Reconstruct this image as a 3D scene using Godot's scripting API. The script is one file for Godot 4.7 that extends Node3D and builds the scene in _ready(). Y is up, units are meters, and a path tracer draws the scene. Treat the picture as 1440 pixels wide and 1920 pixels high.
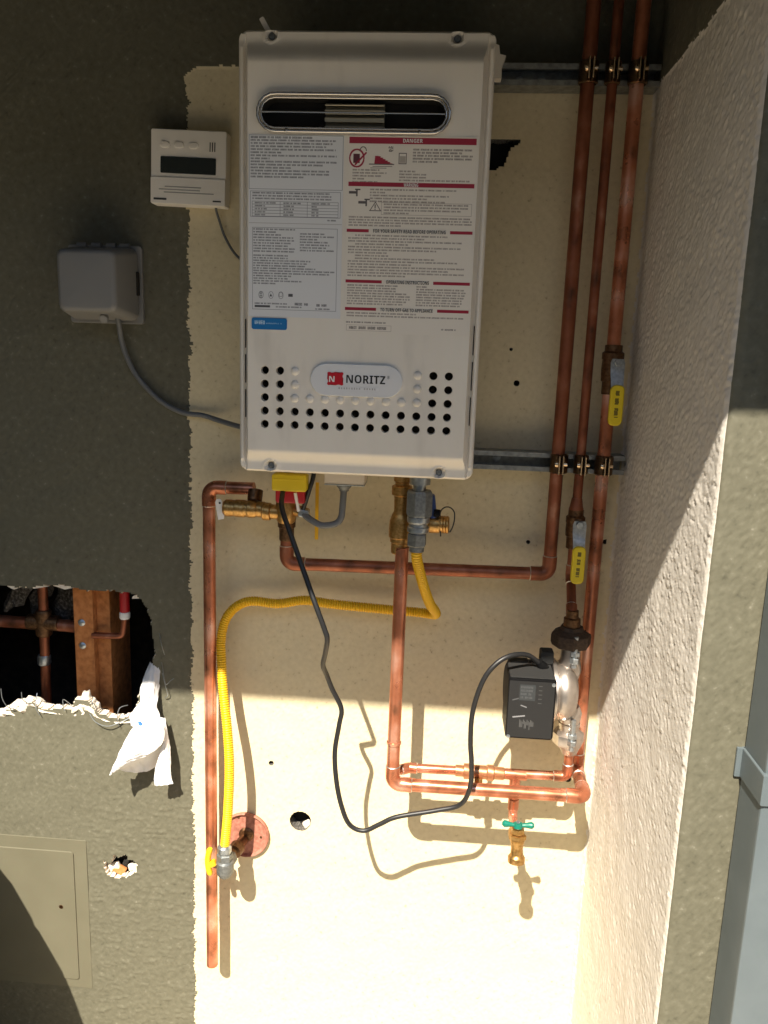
extends Node3D
# A tankless water heater, its copper pipework and a small pump in a stucco wall niche, half in the shade of the eaves.

class Geo:
	var p := PackedVector3Array()
	var uv := PackedVector2Array()

	func tri(a: Vector3, b: Vector3, c: Vector3) -> void:
		if (b - a).cross(c - a).length_squared() < 1e-18:
			return
		p.append(a); p.append(b); p.append(c)

	func quad(a: Vector3, b: Vector3, c: Vector3, d: Vector3) -> void:
		tri(a, b, c)
		tri(a, c, d)

	func uv_quad(a: Vector3, b: Vector3, c: Vector3, d: Vector3) -> void:
		# a lower left, then round counter-clockwise
		p.append_array(PackedVector3Array([a, b, c, a, c, d]))
		uv.append_array(PackedVector2Array([Vector2(0, 1), Vector2(1, 1), Vector2(1, 0), Vector2(0, 1), Vector2(1, 0), Vector2(0, 0)]))

	func loft(loops: Array, cap0 := true, cap1 := true) -> void:
		for i in loops.size() - 1:
			var a: PackedVector3Array = loops[i]
			var b: PackedVector3Array = loops[i + 1]
			for j in a.size():
				var k := (j + 1) % a.size()
				quad(a[j], a[k], b[k], b[j])
		if cap0:
			var f: PackedVector3Array = loops[0]
			var m := Vector3.ZERO
			for q in f: m += q
			m /= f.size()
			for j in f.size():
				tri(m, f[(j + 1) % f.size()], f[j])
		if cap1:
			var f: PackedVector3Array = loops[-1]
			var m := Vector3.ZERO
			for q in f: m += q
			m /= f.size()
			for j in f.size():
				tri(m, f[j], f[(j + 1) % f.size()])

	func tube(path: PackedVector3Array, radii, sides := 14, caps := true) -> void:
		var loops := []
		var t := (path[1] - path[0]).normalized()
		var n := t.cross(Vector3.UP if absf(t.y) < 0.9 else Vector3.RIGHT).normalized()
		for i in path.size():
			var t2: Vector3
			if i == 0: t2 = (path[1] - path[0]).normalized()
			elif i == path.size() - 1: t2 = (path[i] - path[i - 1]).normalized()
			else: t2 = ((path[i + 1] - path[i]).normalized() + (path[i] - path[i - 1]).normalized()).normalized()
			n = (n - t2 * n.dot(t2)).normalized()
			var b := t2.cross(n)
			var r: float = radii[i] if radii is Array or radii is PackedFloat32Array else radii
			var l := PackedVector3Array()
			for j in sides:
				var a := TAU * j / sides
				l.append(path[i] + (n * cos(a) + b * sin(a)) * r)
			loops.append(l)
		loft(loops, caps, caps)

	func lathe(o: Vector3, dir: Vector3, prof: Array, sides := 20, squash := 1.0) -> void:
		# prof: [radius, distance along dir]
		var t := dir.normalized()
		var n := t.cross(Vector3.UP if absf(t.y) < 0.9 else Vector3.RIGHT).normalized()
		var b := t.cross(n)
		var loops := []
		for q in prof:
			var l := PackedVector3Array()
			for j in sides:
				var a := TAU * j / sides
				l.append(o + t * q[1] + (n * cos(a) + b * sin(a) * squash) * q[0])
			loops.append(l)
		loft(loops, true, true)

	func hexn(o: Vector3, dir: Vector3, r: float, h: float, turn := 0.0, sides := 6) -> void:
		var t := dir.normalized()
		var n := t.cross(Vector3.UP if absf(t.y) < 0.9 else Vector3.RIGHT).normalized().rotated(t, turn)
		var b := t.cross(n)
		var loops := []
		for q in [[0.88, 0.0], [1.0, 0.1], [1.0, 0.9], [0.88, 1.0]]:
			var l := PackedVector3Array()
			for j in sides:
				var a := TAU * j / sides
				l.append(o + t * h * q[1] + (n * cos(a) + b * sin(a)) * r * q[0])
			loops.append(l)
		loft(loops)

	func rbox(c: Vector3, s: Vector3, bev := 0.002, rc := 0.003, bs := Basis(), taper := Vector2.ONE) -> void:
		var h := s / 2
		bev = minf(bev, minf(h.z, minf(h.x, h.y)) * 0.9)
		rc = minf(rc, minf(h.x, h.y) * 0.98)
		var loops := []
		for lv in [[-h.z, bev], [-h.z + bev * 0.3, bev * 0.3], [-h.z + bev, 0.0], [h.z - bev, 0.0], [h.z - bev * 0.3, bev * 0.3], [h.z, bev]]:
			var l := PackedVector3Array()
			var f: float = (lv[0] + h.z) / s.z
			var k := Vector2(lerpf(1.0, taper.x, f), lerpf(1.0, taper.y, f))
			var r := maxf(rc - lv[1] * 0.6, 0.0002)
			for q in 4:
				var cx: float = (h.x * k.x - lv[1] - r) * (1 if q == 0 or q == 3 else -1)
				var cy: float = (h.y * k.y - lv[1] - r) * (1 if q < 2 else -1)
				for a in 4:
					var an := PI / 2 * (q + a / 3.0)
					l.append(c + bs * Vector3(cx + cos(an) * r, cy + sin(an) * r, lv[0]))
			loops.append(l)
		loft(loops)

	func extrude(poly: PackedVector2Array, z0: float, z1: float, xf := Transform3D()) -> void:
		var area := 0.0
		for i in poly.size():
			area += poly[i].cross(poly[(i + 1) % poly.size()])
		if area < 0: poly.reverse()
		var ix := Geometry2D.triangulate_polygon(poly)
		for i in range(0, ix.size(), 3):
			var a := poly[ix[i]]; var b := poly[ix[i + 1]]; var c := poly[ix[i + 2]]
			if (b - a).cross(c - a) < 0:
				var t := b; b = c; c = t
			tri(xf * Vector3(a.x, a.y, z1), xf * Vector3(b.x, b.y, z1), xf * Vector3(c.x, c.y, z1))
			tri(xf * Vector3(a.x, a.y, z0), xf * Vector3(c.x, c.y, z0), xf * Vector3(b.x, b.y, z0))
		for i in poly.size():
			var a := poly[i]; var b := poly[(i + 1) % poly.size()]
			quad(xf * Vector3(a.x, a.y, z0), xf * Vector3(b.x, b.y, z0), xf * Vector3(b.x, b.y, z1), xf * Vector3(a.x, a.y, z1))

	func mesh(angle := 42.0) -> ArrayMesh:
		var cosa := cos(deg_to_rad(angle))
		var nt := p.size() / 3
		var fn := PackedVector3Array(); fn.resize(nt)
		var un := PackedVector3Array(); un.resize(nt)
		var at := {}
		var keys := []
		keys.resize(p.size())
		for i in nt:
			var c := (p[i * 3 + 1] - p[i * 3]).cross(p[i * 3 + 2] - p[i * 3])
			fn[i] = c
			un[i] = c.normalized()
			for k in 3:
				var q := p[i * 3 + k] * 30000.0
				var key := Vector3i(roundi(q.x), roundi(q.y), roundi(q.z))
				keys[i * 3 + k] = key
				if at.has(key): at[key].append(i)
				else: at[key] = PackedInt32Array([i])
		var v := PackedVector3Array(); v.resize(p.size())
		var nn := PackedVector3Array(); nn.resize(p.size())
		var uu := PackedVector2Array()
		if uv.size() == p.size(): uu.resize(p.size())
		for i in nt:
			for k in 3:
				var s := Vector3.ZERO
				for j in at[keys[i * 3 + k]]:
					if un[j].dot(un[i]) > cosa: s += fn[j]
				var to: int = i * 3 + [0, 2, 1][k]     # clockwise front faces
				v[to] = p[i * 3 + k]
				nn[to] = s.normalized() if s.length_squared() > 0 else un[i]
				if uu.size(): uu[to] = uv[i * 3 + k]
		var ar := []
		ar.resize(Mesh.ARRAY_MAX)
		ar[Mesh.ARRAY_VERTEX] = v
		ar[Mesh.ARRAY_NORMAL] = nn
		if uu.size(): ar[Mesh.ARRAY_TEX_UV] = uu
		var m := ArrayMesh.new()
		m.add_surface_from_arrays(Mesh.PRIMITIVE_TRIANGLES, ar)
		return m

var M := {}
var taken := {}
var rng := RandomNumberGenerator.new()

func numbered(parent: Node, called: String) -> String:
	var key := str(parent.get_instance_id()) + called
	taken[key] = taken.get(key, -1) + 1
	return called if taken[key] == 0 else "%s_%03d" % [called, taken[key]]

func thing(called: String, label: String, category: String, base: Vector3, group := "") -> Node3D:
	var o := Node3D.new()
	o.name = numbered(self, called)
	add_child(o, true)
	o.position = base
	o.set_meta("label", label)
	o.set_meta("category", category)
	if group: o.set_meta("group", group)
	return o

func base_of(n: Node) -> Vector3:
	var b := Vector3.ZERO
	while n != self:
		b += n.position
		n = n.get_parent()
	return b

func put(parent: Node, called: String, mesh: Mesh, material: Material, at := Vector3.ZERO) -> MeshInstance3D:
	# meshes are written in world axes; the node is set back by its parents' places
	var o := MeshInstance3D.new()
	o.name = numbered(parent, called)
	o.mesh = mesh
	o.material_override = material
	o.position = at - base_of(parent)
	parent.add_child(o, true)
	return o

func part(parent: Node, called: String, g: Geo, material: Material, angle := 42.0) -> MeshInstance3D:
	return put(parent, called, g.mesh(angle), material)

func lone(called: String, g: Geo, material: Material, label: String, category: String, group := "", angle := 42.0) -> MeshInstance3D:
	# a thing that is one mesh, its node at the middle of its foot
	var lo := Vector3.INF; var hi := -Vector3.INF
	for q in g.p:
		lo = lo.min(q); hi = hi.max(q)
	var b := Vector3((lo.x + hi.x) / 2, lo.y, (lo.z + hi.z) / 2)
	for i in g.p.size(): g.p[i] -= b
	var o := put(self, called, g.mesh(angle), material, b)
	o.set_meta("label", label)
	o.set_meta("category", category)
	if group: o.set_meta("group", group)
	return o

func fillet(pts: Array, r, seg := 8) -> PackedVector3Array:
	var out := PackedVector3Array([pts[0]])
	for i in range(1, pts.size() - 1):
		var a: Vector3 = (pts[i - 1] - pts[i]).normalized()
		var b: Vector3 = (pts[i + 1] - pts[i]).normalized()
		var half := a.angle_to(b) / 2
		var rr: float = r[i - 1] if r is Array else r
		var d := rr / tan(half)
		var c: Vector3 = pts[i] + (a + b).normalized() * rr / sin(half)
		var s: Vector3 = pts[i] + a * d - c
		var e: Vector3 = pts[i] + b * d - c
		for k in seg + 1:
			out.append(c + s.slerp(e, float(k) / seg))
	out.append(pts[-1])
	return out

func spline(pts: Array, per := 8) -> PackedVector3Array:
	var out := PackedVector3Array()
	for i in pts.size() - 1:
		var a: Vector3 = pts[maxi(i - 1, 0)]
		var b: Vector3 = pts[i]
		var c: Vector3 = pts[i + 1]
		var d: Vector3 = pts[mini(i + 2, pts.size() - 1)]
		for k in per:
			out.append(b.cubic_interpolate(c, a, d, float(k) / per))
	out.append(pts[-1])
	return out

func resample(path: PackedVector3Array, step: float) -> PackedVector3Array:
	var cv := Curve3D.new()
	cv.bake_interval = 0.002
	for q in path: cv.add_point(q)
	var n := int(cv.get_baked_length() / step)
	var out := PackedVector3Array()
	for i in n + 1: out.append(cv.sample_baked(cv.get_baked_length() * i / n))
	return out

func lin(r: float, g: float, b: float) -> Color:
	return Color(r, g, b).linear_to_srgb()

func noise(freq: float, sd: int, oct := 3) -> FastNoiseLite:
	var n := FastNoiseLite.new()
	n.noise_type = FastNoiseLite.TYPE_SIMPLEX_SMOOTH
	n.frequency = freq
	n.seed = sd
	n.fractal_octaves = oct
	return n

func mottle(stops: Array, freq: float, sd: int, oct := 4, size := 512) -> NoiseTexture2D:
	# stops: [place, linear colour]
	var t := NoiseTexture2D.new()
	t.width = size; t.height = size
	t.seamless = true
	t.noise = noise(freq, sd, oct)
	var gr := Gradient.new()
	gr.offsets = PackedFloat32Array(stops.map(func(s): return s[0]))
	gr.colors = PackedColorArray(stops.map(func(s): return s[1].linear_to_srgb()))
	t.color_ramp = gr
	return t

func mat(c: Color, rough := 0.6, metal := 0.0, tex: Texture2D = null, scale := 2.0) -> StandardMaterial3D:
	var m := StandardMaterial3D.new()
	m.roughness = rough
	m.metallic = metal
	m.albedo_color = c.linear_to_srgb()
	if tex:
		m.albedo_color = Color.WHITE
		m.albedo_texture = tex
		m.uv1_triplanar = true
		m.uv1_world_triplanar = true
		m.uv1_scale = Vector3.ONE * scale
	return m

func materials() -> void:
	var C := func(r, g, b): return Color(r, g, b)
	M.cream = mat(Color.WHITE, 0.95, 0, mottle([[0.0, C.call(.30, .24, .16)], [0.15, C.call(.54, .455, .295)], [0.22, C.call(.63, .545, .36)], [0.6, C.call(.66, .575, .385)], [1.0, C.call(.70, .61, .42)]], 0.055, 3, 4, 1024), 1.3)
	M.side = mat(Color.WHITE, 0.95, 0, mottle([[0.0, C.call(.28, .25, .21)], [0.17, C.call(.53, .49, .44)], [0.27, C.call(.62, .58, .525)], [1.0, C.call(.68, .64, .58)]], 0.06, 5, 4, 1024), 1.3)
	M.olive = mat(Color.WHITE, 0.75, 0, mottle([[0.0, C.call(.064, .060, .040)], [0.22, C.call(.104, .098, .066)], [0.6, C.call(.117, .110, .075)], [0.80, C.call(.132, .125, .088)], [0.95, C.call(.26, .24, .19)]], 0.05, 8, 5, 1024), 1.2)
	M.plaster = mat(Color.WHITE, 0.95, 0, mottle([[0.0, C.call(.60, .52, .42)], [1.0, C.call(.86, .80, .70)]], 0.03, 9), 6.0)
	M.panel = mat(Color.WHITE, 0.6, 0, mottle([[0.0, C.call(.122, .113, .075)], [1.0, C.call(.140, .130, .088)]], 0.01, 11), 1.5)
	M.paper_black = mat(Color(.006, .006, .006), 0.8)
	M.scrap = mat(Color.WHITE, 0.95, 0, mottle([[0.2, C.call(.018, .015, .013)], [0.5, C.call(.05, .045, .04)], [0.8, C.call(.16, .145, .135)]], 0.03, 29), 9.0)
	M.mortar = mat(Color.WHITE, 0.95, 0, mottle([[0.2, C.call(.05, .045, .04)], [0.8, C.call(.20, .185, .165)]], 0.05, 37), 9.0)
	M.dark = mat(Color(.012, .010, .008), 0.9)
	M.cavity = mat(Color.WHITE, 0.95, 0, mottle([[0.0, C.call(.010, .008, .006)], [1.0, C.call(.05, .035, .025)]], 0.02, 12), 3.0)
	M.wood = mat(Color.WHITE, 0.8, 0, mottle([[0.0, C.call(.30, .105, .03)], [0.5, C.call(.48, .18, .052)], [1.0, C.call(.58, .25, .085)]], 0.02, 13), 5.0)
	var cop := mottle([[0.12, C.call(.20, .085, .045)], [0.3, C.call(.44, .155, .08)], [0.5, C.call(.56, .205, .11)], [0.68, C.call(.66, .285, .18)], [0.9, C.call(.78, .45, .34)]], 0.011, 14, 5)
	M.copper = mat(Color.WHITE, 0.38, 0.72, cop, 4.0)
	M.copper.uv1_scale = Vector3(3.0, 2.2, 3.0)
	M.copper.roughness_texture = mottle([[0.0, C.call(.13, .13, .13)], [1.0, C.call(.6, .6, .6)]], 0.02, 15, 5)
	M.copper.roughness = 0.52
	var cop2 := mottle([[0.1, C.call(.085, .038, .020)], [0.3, C.call(.22, .071, .035)], [0.5, C.call(.295, .098, .048)], [0.7, C.call(.37, .130, .070)], [0.9, C.call(.50, .24, .15)]], 0.011, 16, 5)
	M.copper_dull = mat(Color.WHITE, 0.44, 0.65, cop2, 4.0)
	M.copper_dull.uv1_scale = Vector3(3.0, 2.0, 3.0)
	M.solder = mat(Color(.72, .66, .60), 0.35, 0.9)
	M.brass = mat(Color.WHITE, 0.36, 0.9, mottle([[0.0, C.call(.28, .15, .042)], [0.5, C.call(.52, .30, .10)], [1.0, C.call(.66, .43, .18)]], 0.03, 17), 9.0)
	M.brass_dark = mat(Color.WHITE, 0.45, 0.85, mottle([[0.0, C.call(.07, .036, .018)], [0.5, C.call(.15, .08, .04)], [1.0, C.call(.27, .15, .07)]], 0.03, 18), 9.0)
	M.clamp = mat(Color.WHITE, 0.32, 0.9, mottle([[0.0, C.call(.11, .065, .035)], [1.0, C.call(.24, .15, .08)]], 0.03, 19), 9.0)
	M.clamp_edge = mat(Color(.75, .55, .34), 0.25, 0.95)
	M.zinc = mat(Color.WHITE, 0.32, 0.85, mottle([[0.0, C.call(.28, .31, .33)], [1.0, C.call(.55, .58, .60)]], 0.03, 20), 9.0)
	M.iron = mat(Color.WHITE, 0.5, 0.6, mottle([[0.0, C.call(.12, .13, .13)], [1.0, C.call(.26, .27, .27)]], 0.03, 21), 9.0)
	M.strut = mat(Color.WHITE, 0.42, 0.8, mottle([[0.0, C.call(.20, .21, .20)], [0.5, C.call(.33, .34, .33)], [1.0, C.call(.46, .47, .45)]], 0.03, 22), 4.0)
	M.rusty = mat(Color.WHITE, 0.75, 0.3, mottle([[0.0, C.call(.030, .020, .014)], [1.0, C.call(.11, .068, .042)]], 0.03, 23), 9.0)
	M.stainless = mat(Color.WHITE, 0.33, 0.9, mottle([[0.0, C.call(.42, .37, .33)], [1.0, C.call(.66, .60, .55)]], 0.02, 24), 6.0)
	M.black = mat(Color(.006, .006, .0065), 0.45)
	M.black.metallic_specular = .2
	M.black_matte = mat(Color(.018, .018, .018), 0.7)
	M.cord = mat(Color(.012, .012, .013), 0.45)
	M.grey_cable = mat(Color(.13, .135, .14), 0.5)
	M.yellow = mat(Color(.80, .44, .01), 0.4)
	M.yellow_grip = mat(Color(.74, .56, .015), 0.45)
	M.yellow_hose = mat(Color(.84, .50, .012), 0.42)
	M.red = mat(Color(.42, .012, .018), 0.45)
	M.blue = mat(Color(.012, .04, .16), 0.4)
	M.green = mat(Color(.004, .15, .105), 0.4)
	M.white = mat(Color(.78, .77, .74), 0.5)
	M.terracotta = mat(Color.WHITE, 0.75, 0, mottle([[0.0, C.call(.24, .085, .055)], [1.0, C.call(.48, .21, .15)]], 0.03, 25), 6.0)
	M.cover = mat(Color.WHITE, 0.36, 0, mottle([[0.0, C.call(.67, .615, .53)], [0.35, C.call(.775, .715, .62)], [1.0, C.call(.80, .745, .65)]], 0.010, 30, 5), 2.0)
	M.cover.uv1_scale = Vector3(3.0, .8, 3.0)
	M.cover.clearcoat_enabled = true
	M.cover.clearcoat = 0.25
	M.cover.clearcoat_roughness = 0.25
	M.cabinet = mat(Color(.62, .56, .48), 0.45)
	M.chrome = mat(Color(.55, .52, .48), 0.22, 1.0)
	M.baffle = mat(Color(.40, .36, .27), 0.4, 0.7)
	M.controller = mat(Color(.85, .81, .75), 0.5)
	M.glass_dark = mat(Color(.008, .014, .011), 0.15)
	M.box_grey = mat(Color(.20, .197, .19), 0.55)
	M.cloth = mat(Color.WHITE, 0.9, 0, mottle([[0.0, C.call(.74, .73, .73)], [1.0, C.call(.86, .86, .87)]], 0.02, 26), 6.0)
	M.cloth.backlight_enabled = true
	M.cloth.backlight = Color(.25, .24, .22)
	M.downspout = mat(Color.WHITE, 0.42, 0.0, mottle([[0.0, C.call(.095, .118, .128)], [1.0, C.call(.118, .142, .153)]], 0.01, 27), 2.0)
	M.tarp = mat(Color(.03, .05, .03), 0.7)
	M.concrete = mat(Color.WHITE, 0.95, 0, mottle([[0.0, C.call(.40, .35, .275)], [1.0, C.call(.54, .475, .375)]], 0.02, 28), 0.6)
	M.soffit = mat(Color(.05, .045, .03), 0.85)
	M.ink = mat(Color(.05, .05, .05), 0.7)
	M.ink_red = mat(Color(.36, .012, .03), 0.5)

func _ready() -> void:
	rng.seed = 7
	# ---- camera, sky, sun, exposure
	var cam := Camera3D.new()
	cam.name = "camera"
	add_child(cam)
	cam.fov = 65.13
	cam.near = 0.02
	cam.far = 200.0
	cam.transform = Transform3D(Basis(Vector3(0.99673918, 0.03270784, -0.07376455), Vector3(-0.0465028, 0.97992674, -0.1938584), Vector3(0.06594316, 0.19665652, 0.97825238)).orthonormalized(), Vector3(0, 1.55, 1.42))
	cam.current = true
	var env := Environment.new()
	var sky := Sky.new()
	var ps := ProceduralSkyMaterial.new()
	ps.sky_top_color = Color(.44, .53, .66)
	ps.sky_horizon_color = Color(.80, .82, .82)
	ps.ground_bottom_color = Color(.30, .28, .25)
	ps.ground_horizon_color = Color(.5, .5, .5)
	ps.energy_multiplier = SKY
	sky.sky_material = ps
	env.background_mode = Environment.BG_SKY
	env.sky = sky
	env.tonemap_mode = Environment.TONE_MAPPER_LINEAR
	env.tonemap_exposure = EXPOSURE
	env.sdfgi_enabled = true
	env.ssao_enabled = true
	env.ssil_enabled = true
	var we := WorldEnvironment.new()
	we.name = "world_environment"
	we.environment = env
	add_child(we)
	var sun := DirectionalLight3D.new()
	sun.name = "sun"
	sun.light_energy = SUN
	sun.light_color = Color(1.0, 0.96, 0.89)
	sun.light_angular_distance = 0.5
	sun.shadow_enabled = true
	sun.basis = Basis.looking_at(Vector3(0.26, -1.23, -1.0))
	add_child(sun)
	materials()
	structure()
	openings()
	struts()
	heater()
	wall_boxes()
	pipes()
	valves()
	gas_line()
	pump()
	cables()
	rag()
	outside()

const SUN := 1.6
const SKY := 1.25
const EXPOSURE := 2.42

# ---------------------------------------------------------------- the house
var hole_poly := PackedVector2Array()
var patch_poly := PackedVector2Array()
var tear_poly := PackedVector2Array()

func structure() -> void:
	var gp := Geo.new()
	gp.quad(Vector3(-30, 0, 30), Vector3(30, 0, 30), Vector3(30, 0, -0.02), Vector3(-30, 0, -0.02))
	var ground := put(self, "ground", gp.mesh(), M.concrete)
	ground.set_meta("kind", "structure")
	ground.set_meta("label", "pale concrete ground in front of the stucco wall")

	var house := thing("house_wall", "stucco house wall with olive paint, a bare cream patch and a deep niche", "wall", Vector3(0, 0, 0))
	hole_poly = PackedVector2Array([Vector2(-.908, .93), Vector2(-.898, 1.04), Vector2(-.885, 1.075), Vector2(-.83, 1.086), Vector2(-.764, 1.083), Vector2(-.735, 1.094), Vector2(-.69, 1.091), Vector2(-.66, 1.083), Vector2(-.618, 1.087), Vector2(-.565, 1.083), Vector2(-.545, 1.066), Vector2(-.534, 1.03), Vector2(-.527, .973), Vector2(-.538, .93), Vector2(-.559, .895), Vector2(-.565, .86), Vector2(-.574, .83), Vector2(-.611, .826), Vector2(-.649, .838), Vector2(-.666, .862), Vector2(-.692, .858), Vector2(-.698, .84), Vector2(-.757, .838), Vector2(-.78, .85), Vector2(-.801, .838), Vector2(-.846, .822), Vector2(-.890, .812), Vector2(-.902, .85)])
	patch_poly = PackedVector2Array([Vector2(-.646, .511), Vector2(-.632, .506), Vector2(-.625, .526), Vector2(-.612, .523), Vector2(-.600, .529), Vector2(-.590, .517), Vector2(-.578, .512), Vector2(-.574, .495), Vector2(-.60, .478), Vector2(-.625, .474), Vector2(-.645, .486)])
	tear_poly = PackedVector2Array([Vector2(.02, 1.897), Vector2(.066, 1.896), Vector2(.107, 1.894), Vector2(.105, 1.888), Vector2(.092, 1.884), Vector2(.087, 1.868), Vector2(.083, 1.855), Vector2(.068, 1.848), Vector2(.02, 1.85)])

	# the path of the wall in plan: back wall, inner corner, side of the niche, outer corner, front wall
	var px := PackedVector2Array()       # x, z
	var pn := PackedVector2Array()       # normal
	var zone := PackedInt32Array()
	var step := 0.003
	for x in [-3.0, -1.8, -1.3, -1.05]:
		px.append(Vector2(x, 0)); pn.append(Vector2(0, 1)); zone.append(9)
	var x := -0.93
	while x < 0.302:
		px.append(Vector2(x, 0)); pn.append(Vector2(0, 1)); zone.append(0)
		x += step
	for k in 7:
		var t := PI / 2 * k / 6
		px.append(Vector2(.304 + .014 * sin(t), .014 - .014 * cos(t))); pn.append(Vector2(-sin(t), cos(t))); zone.append(1)
	var z := 0.0165
	while z < 0.482:
		px.append(Vector2(.318, z)); pn.append(Vector2(-1, 0)); zone.append(1)
		z += step
	for k in 7:
		var t := PI / 2 * k / 6
		px.append(Vector2(.329 - .011 * cos(t), .482 + .011 * sin(t))); pn.append(Vector2(-cos(t), sin(t))); zone.append(1 if k < 3 else 2)
	x = 0.3315
	while x < 0.60:
		px.append(Vector2(x, .493)); pn.append(Vector2(0, 1)); zone.append(2)
		x += step
	for xx in [0.8, 1.6, 3.0]:
		px.append(Vector2(xx, .493)); pn.append(Vector2(0, 1)); zone.append(9)
	var ys := PackedFloat32Array([-.02, 0.04])
	var y := 0.07
	while y < 2.13:
		ys.append(y); y += step
	ys.append_array(PackedFloat32Array([2.2, 2.6, 2.75]))
	var nu := px.size(); var nv := ys.size()
	var us := PackedFloat32Array([0.0])
	for i in range(1, nu): us.append(us[i - 1] + px[i].distance_to(px[i - 1]))

	var small := [[-.241, .634, .0212], [-.300, .754, .0052], [.291, 1.889, .0042], [.127, 1.503, .0052], [.301, 1.229, .0042], [.114, 1.56, .003], [.166, 1.222, .0038], [.272, .763, .006]]
	var n_lump := noise(135.0, 31, 2)
	var n_grain := noise(260.0, 32, 1)
	var n_wave := noise(9.0, 33, 2)
	var n_edge := noise(38.0, 34, 4)
	var n_scuff := noise(26.0, 35, 3)
	var pos := PackedVector3Array(); pos.resize(nu * nv)
	var kind := PackedByteArray(); kind.resize(nu * nv)   # 0 cream, 1 olive, 2 side cream, 3 open
	for j in nv:
		var yy := ys[j]
		var e_left := -.4535 - (1.2 - yy) * .006 + n_edge.get_noise_2d(3.0, yy * .5) * .007 + maxf(0.0, n_edge.get_noise_2d(7.0, yy * 2.2) - .05) * .009 - maxf(0.0, n_edge.get_noise_2d(17.0, yy * 5.0) - .15) * .009
		for i in nu:
			var zo := zone[i]
			var u := us[i]
			var q := px[i]
			var amp := 0.0
			var top_now := 1.98
			var yv := yy
			var k := 0
			if zo == 9:
				k = 1
			else:
				var top := 2.001 + n_edge.get_noise_2d(u, 9.0) * .005
				if zo == 0 and q.x < -.40: top -= pow(clampf((-.40 - q.x) / .055, 0, 1), 4) * .018
				if zo == 0: top = lerpf(top, top - .022, clampf((q.x - .05) / .2, 0, 1))
				if zo == 1: top = 1.974 + n_edge.get_noise_2d(u, 9.0) * .005
				if zo == 2 or yy > top: k = 1
				elif zo == 0 and q.x < e_left - step * .5: k = 1
				elif zo == 1: k = 2 if q.y > .004 + n_edge.get_noise_2d(4.0, yy) * .004 else 0
				amp = .00042 if k == 0 else (.00062 if k == 2 else .00055)
				if zo == 0 and q.x < -.676 and yy > .20 and yy < .56: amp = .0001
			var r := 0.0
			if amp > 0:
				var uu := u * .42 if zo == 1 else u
				var a := n_lump.get_noise_2d(uu, yy)
				var gr := n_grain.get_noise_2d(uu, yy)
				var lump := .85 if k == 2 else .4
				r = (a * lump + gr * .5 + maxf(0.0, a - .34) * 3.0 - maxf(0.0, -a - .36) * (4.0 if k == 2 else 2.2)) * amp + n_wave.get_noise_2d(u, yy) * .0012
				if k == 1:
					r += .0014
					if zo == 0 and yy < .75: r += maxf(0.0, n_scuff.get_noise_2d(u, yy * 3.5) - .12) * .0030 * smoothstep(.75, .60, yy) * smoothstep(-.69, -.66, q.x)
			if zo == 0 and q.x > -.40:
				for h in small:      # round the small holes off
					var d2 := Vector2(q.x - h[0], yy - h[1])
					if absf(d2.length() - h[2]) < step * .72 and d2.length() > .0005:
						d2 = d2.normalized() * h[2] * (1.0 + .05 * n_edge.get_noise_2d(u * 3.0, yy * 3.0))
						q.x = h[0] + d2.x
						yv = h[1] + d2.y
			if zo == 0 and absf(q.x - e_left) <= step * .5 and yy < top_now: q.x = e_left
			pos[j * nu + i] = Vector3(q.x + pn[i].x * r, yv, q.y + pn[i].y * r)
			kind[j * nu + i] = k
			if zo == 0:
				var p2 := Vector2(q.x + n_edge.get_noise_2d(u * 1.7, yy * 1.7) * .004, yy + n_edge.get_noise_2d(u * 1.7 + 40.0, yy * 1.7) * .004)
				var open := false
				if q.x < -.51 and yy > .79 and yy < 1.11: open = Geometry2D.is_point_in_polygon(p2, hole_poly)
				elif q.x < -.56 and yy > .46 and yy < .54: open = Geometry2D.is_point_in_polygon(p2, patch_poly)
				elif q.x > .01 and q.x < .12 and yy > 1.83 and yy < 1.91: open = Geometry2D.is_point_in_polygon(Vector2(q.x, yy) * .6 + p2 * .4, tear_poly)
				else:
					for h in small:
						if Vector2(px[i].x + step / 2, yy + step / 2).distance_to(Vector2(h[0], h[1])) < h[2]:
							open = true
							break
				if open: kind[j * nu + i] = 3
	# normals from the neighbours, then one mesh for each coating
	var nor := PackedVector3Array(); nor.resize(nu * nv)
	for j in nv:
		for i in nu:
			var l := pos[j * nu + maxi(i - 1, 0)]; var rr := pos[j * nu + mini(i + 1, nu - 1)]
			var d := pos[maxi(j - 1, 0) * nu + i]; var t := pos[mini(j + 1, nv - 1) * nu + i]
			nor[j * nu + i] = (rr - l).cross(t - d).normalized()
	var verts := [PackedVector3Array(), PackedVector3Array(), PackedVector3Array()]
	var norms := [PackedVector3Array(), PackedVector3Array(), PackedVector3Array()]
	var idx := [PackedInt32Array(), PackedInt32Array(), PackedInt32Array()]
	var maps := []
	for k in 3:
		var mp := PackedInt32Array(); mp.resize(nu * nv); mp.fill(-1)
		maps.append(mp)
	var cellk := PackedByteArray(); cellk.resize(nu * nv); cellk.fill(3)
	for j in nv - 1:
		for i in nu - 1:
			var k := kind[j * nu + i]
			cellk[j * nu + i] = k
			if k == 3: continue
			var four := [j * nu + i, j * nu + i + 1, (j + 1) * nu + i + 1, (j + 1) * nu + i]
			var at := []
			var mp: PackedInt32Array = maps[k]
			for c in four:
				if mp[c] < 0:
					mp[c] = verts[k].size()
					verts[k].append(pos[c])
					norms[k].append(nor[c])
				at.append(mp[c])
			maps[k] = mp
			idx[k].append_array(PackedInt32Array([at[0], at[2], at[1], at[0], at[3], at[2]]))
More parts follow.
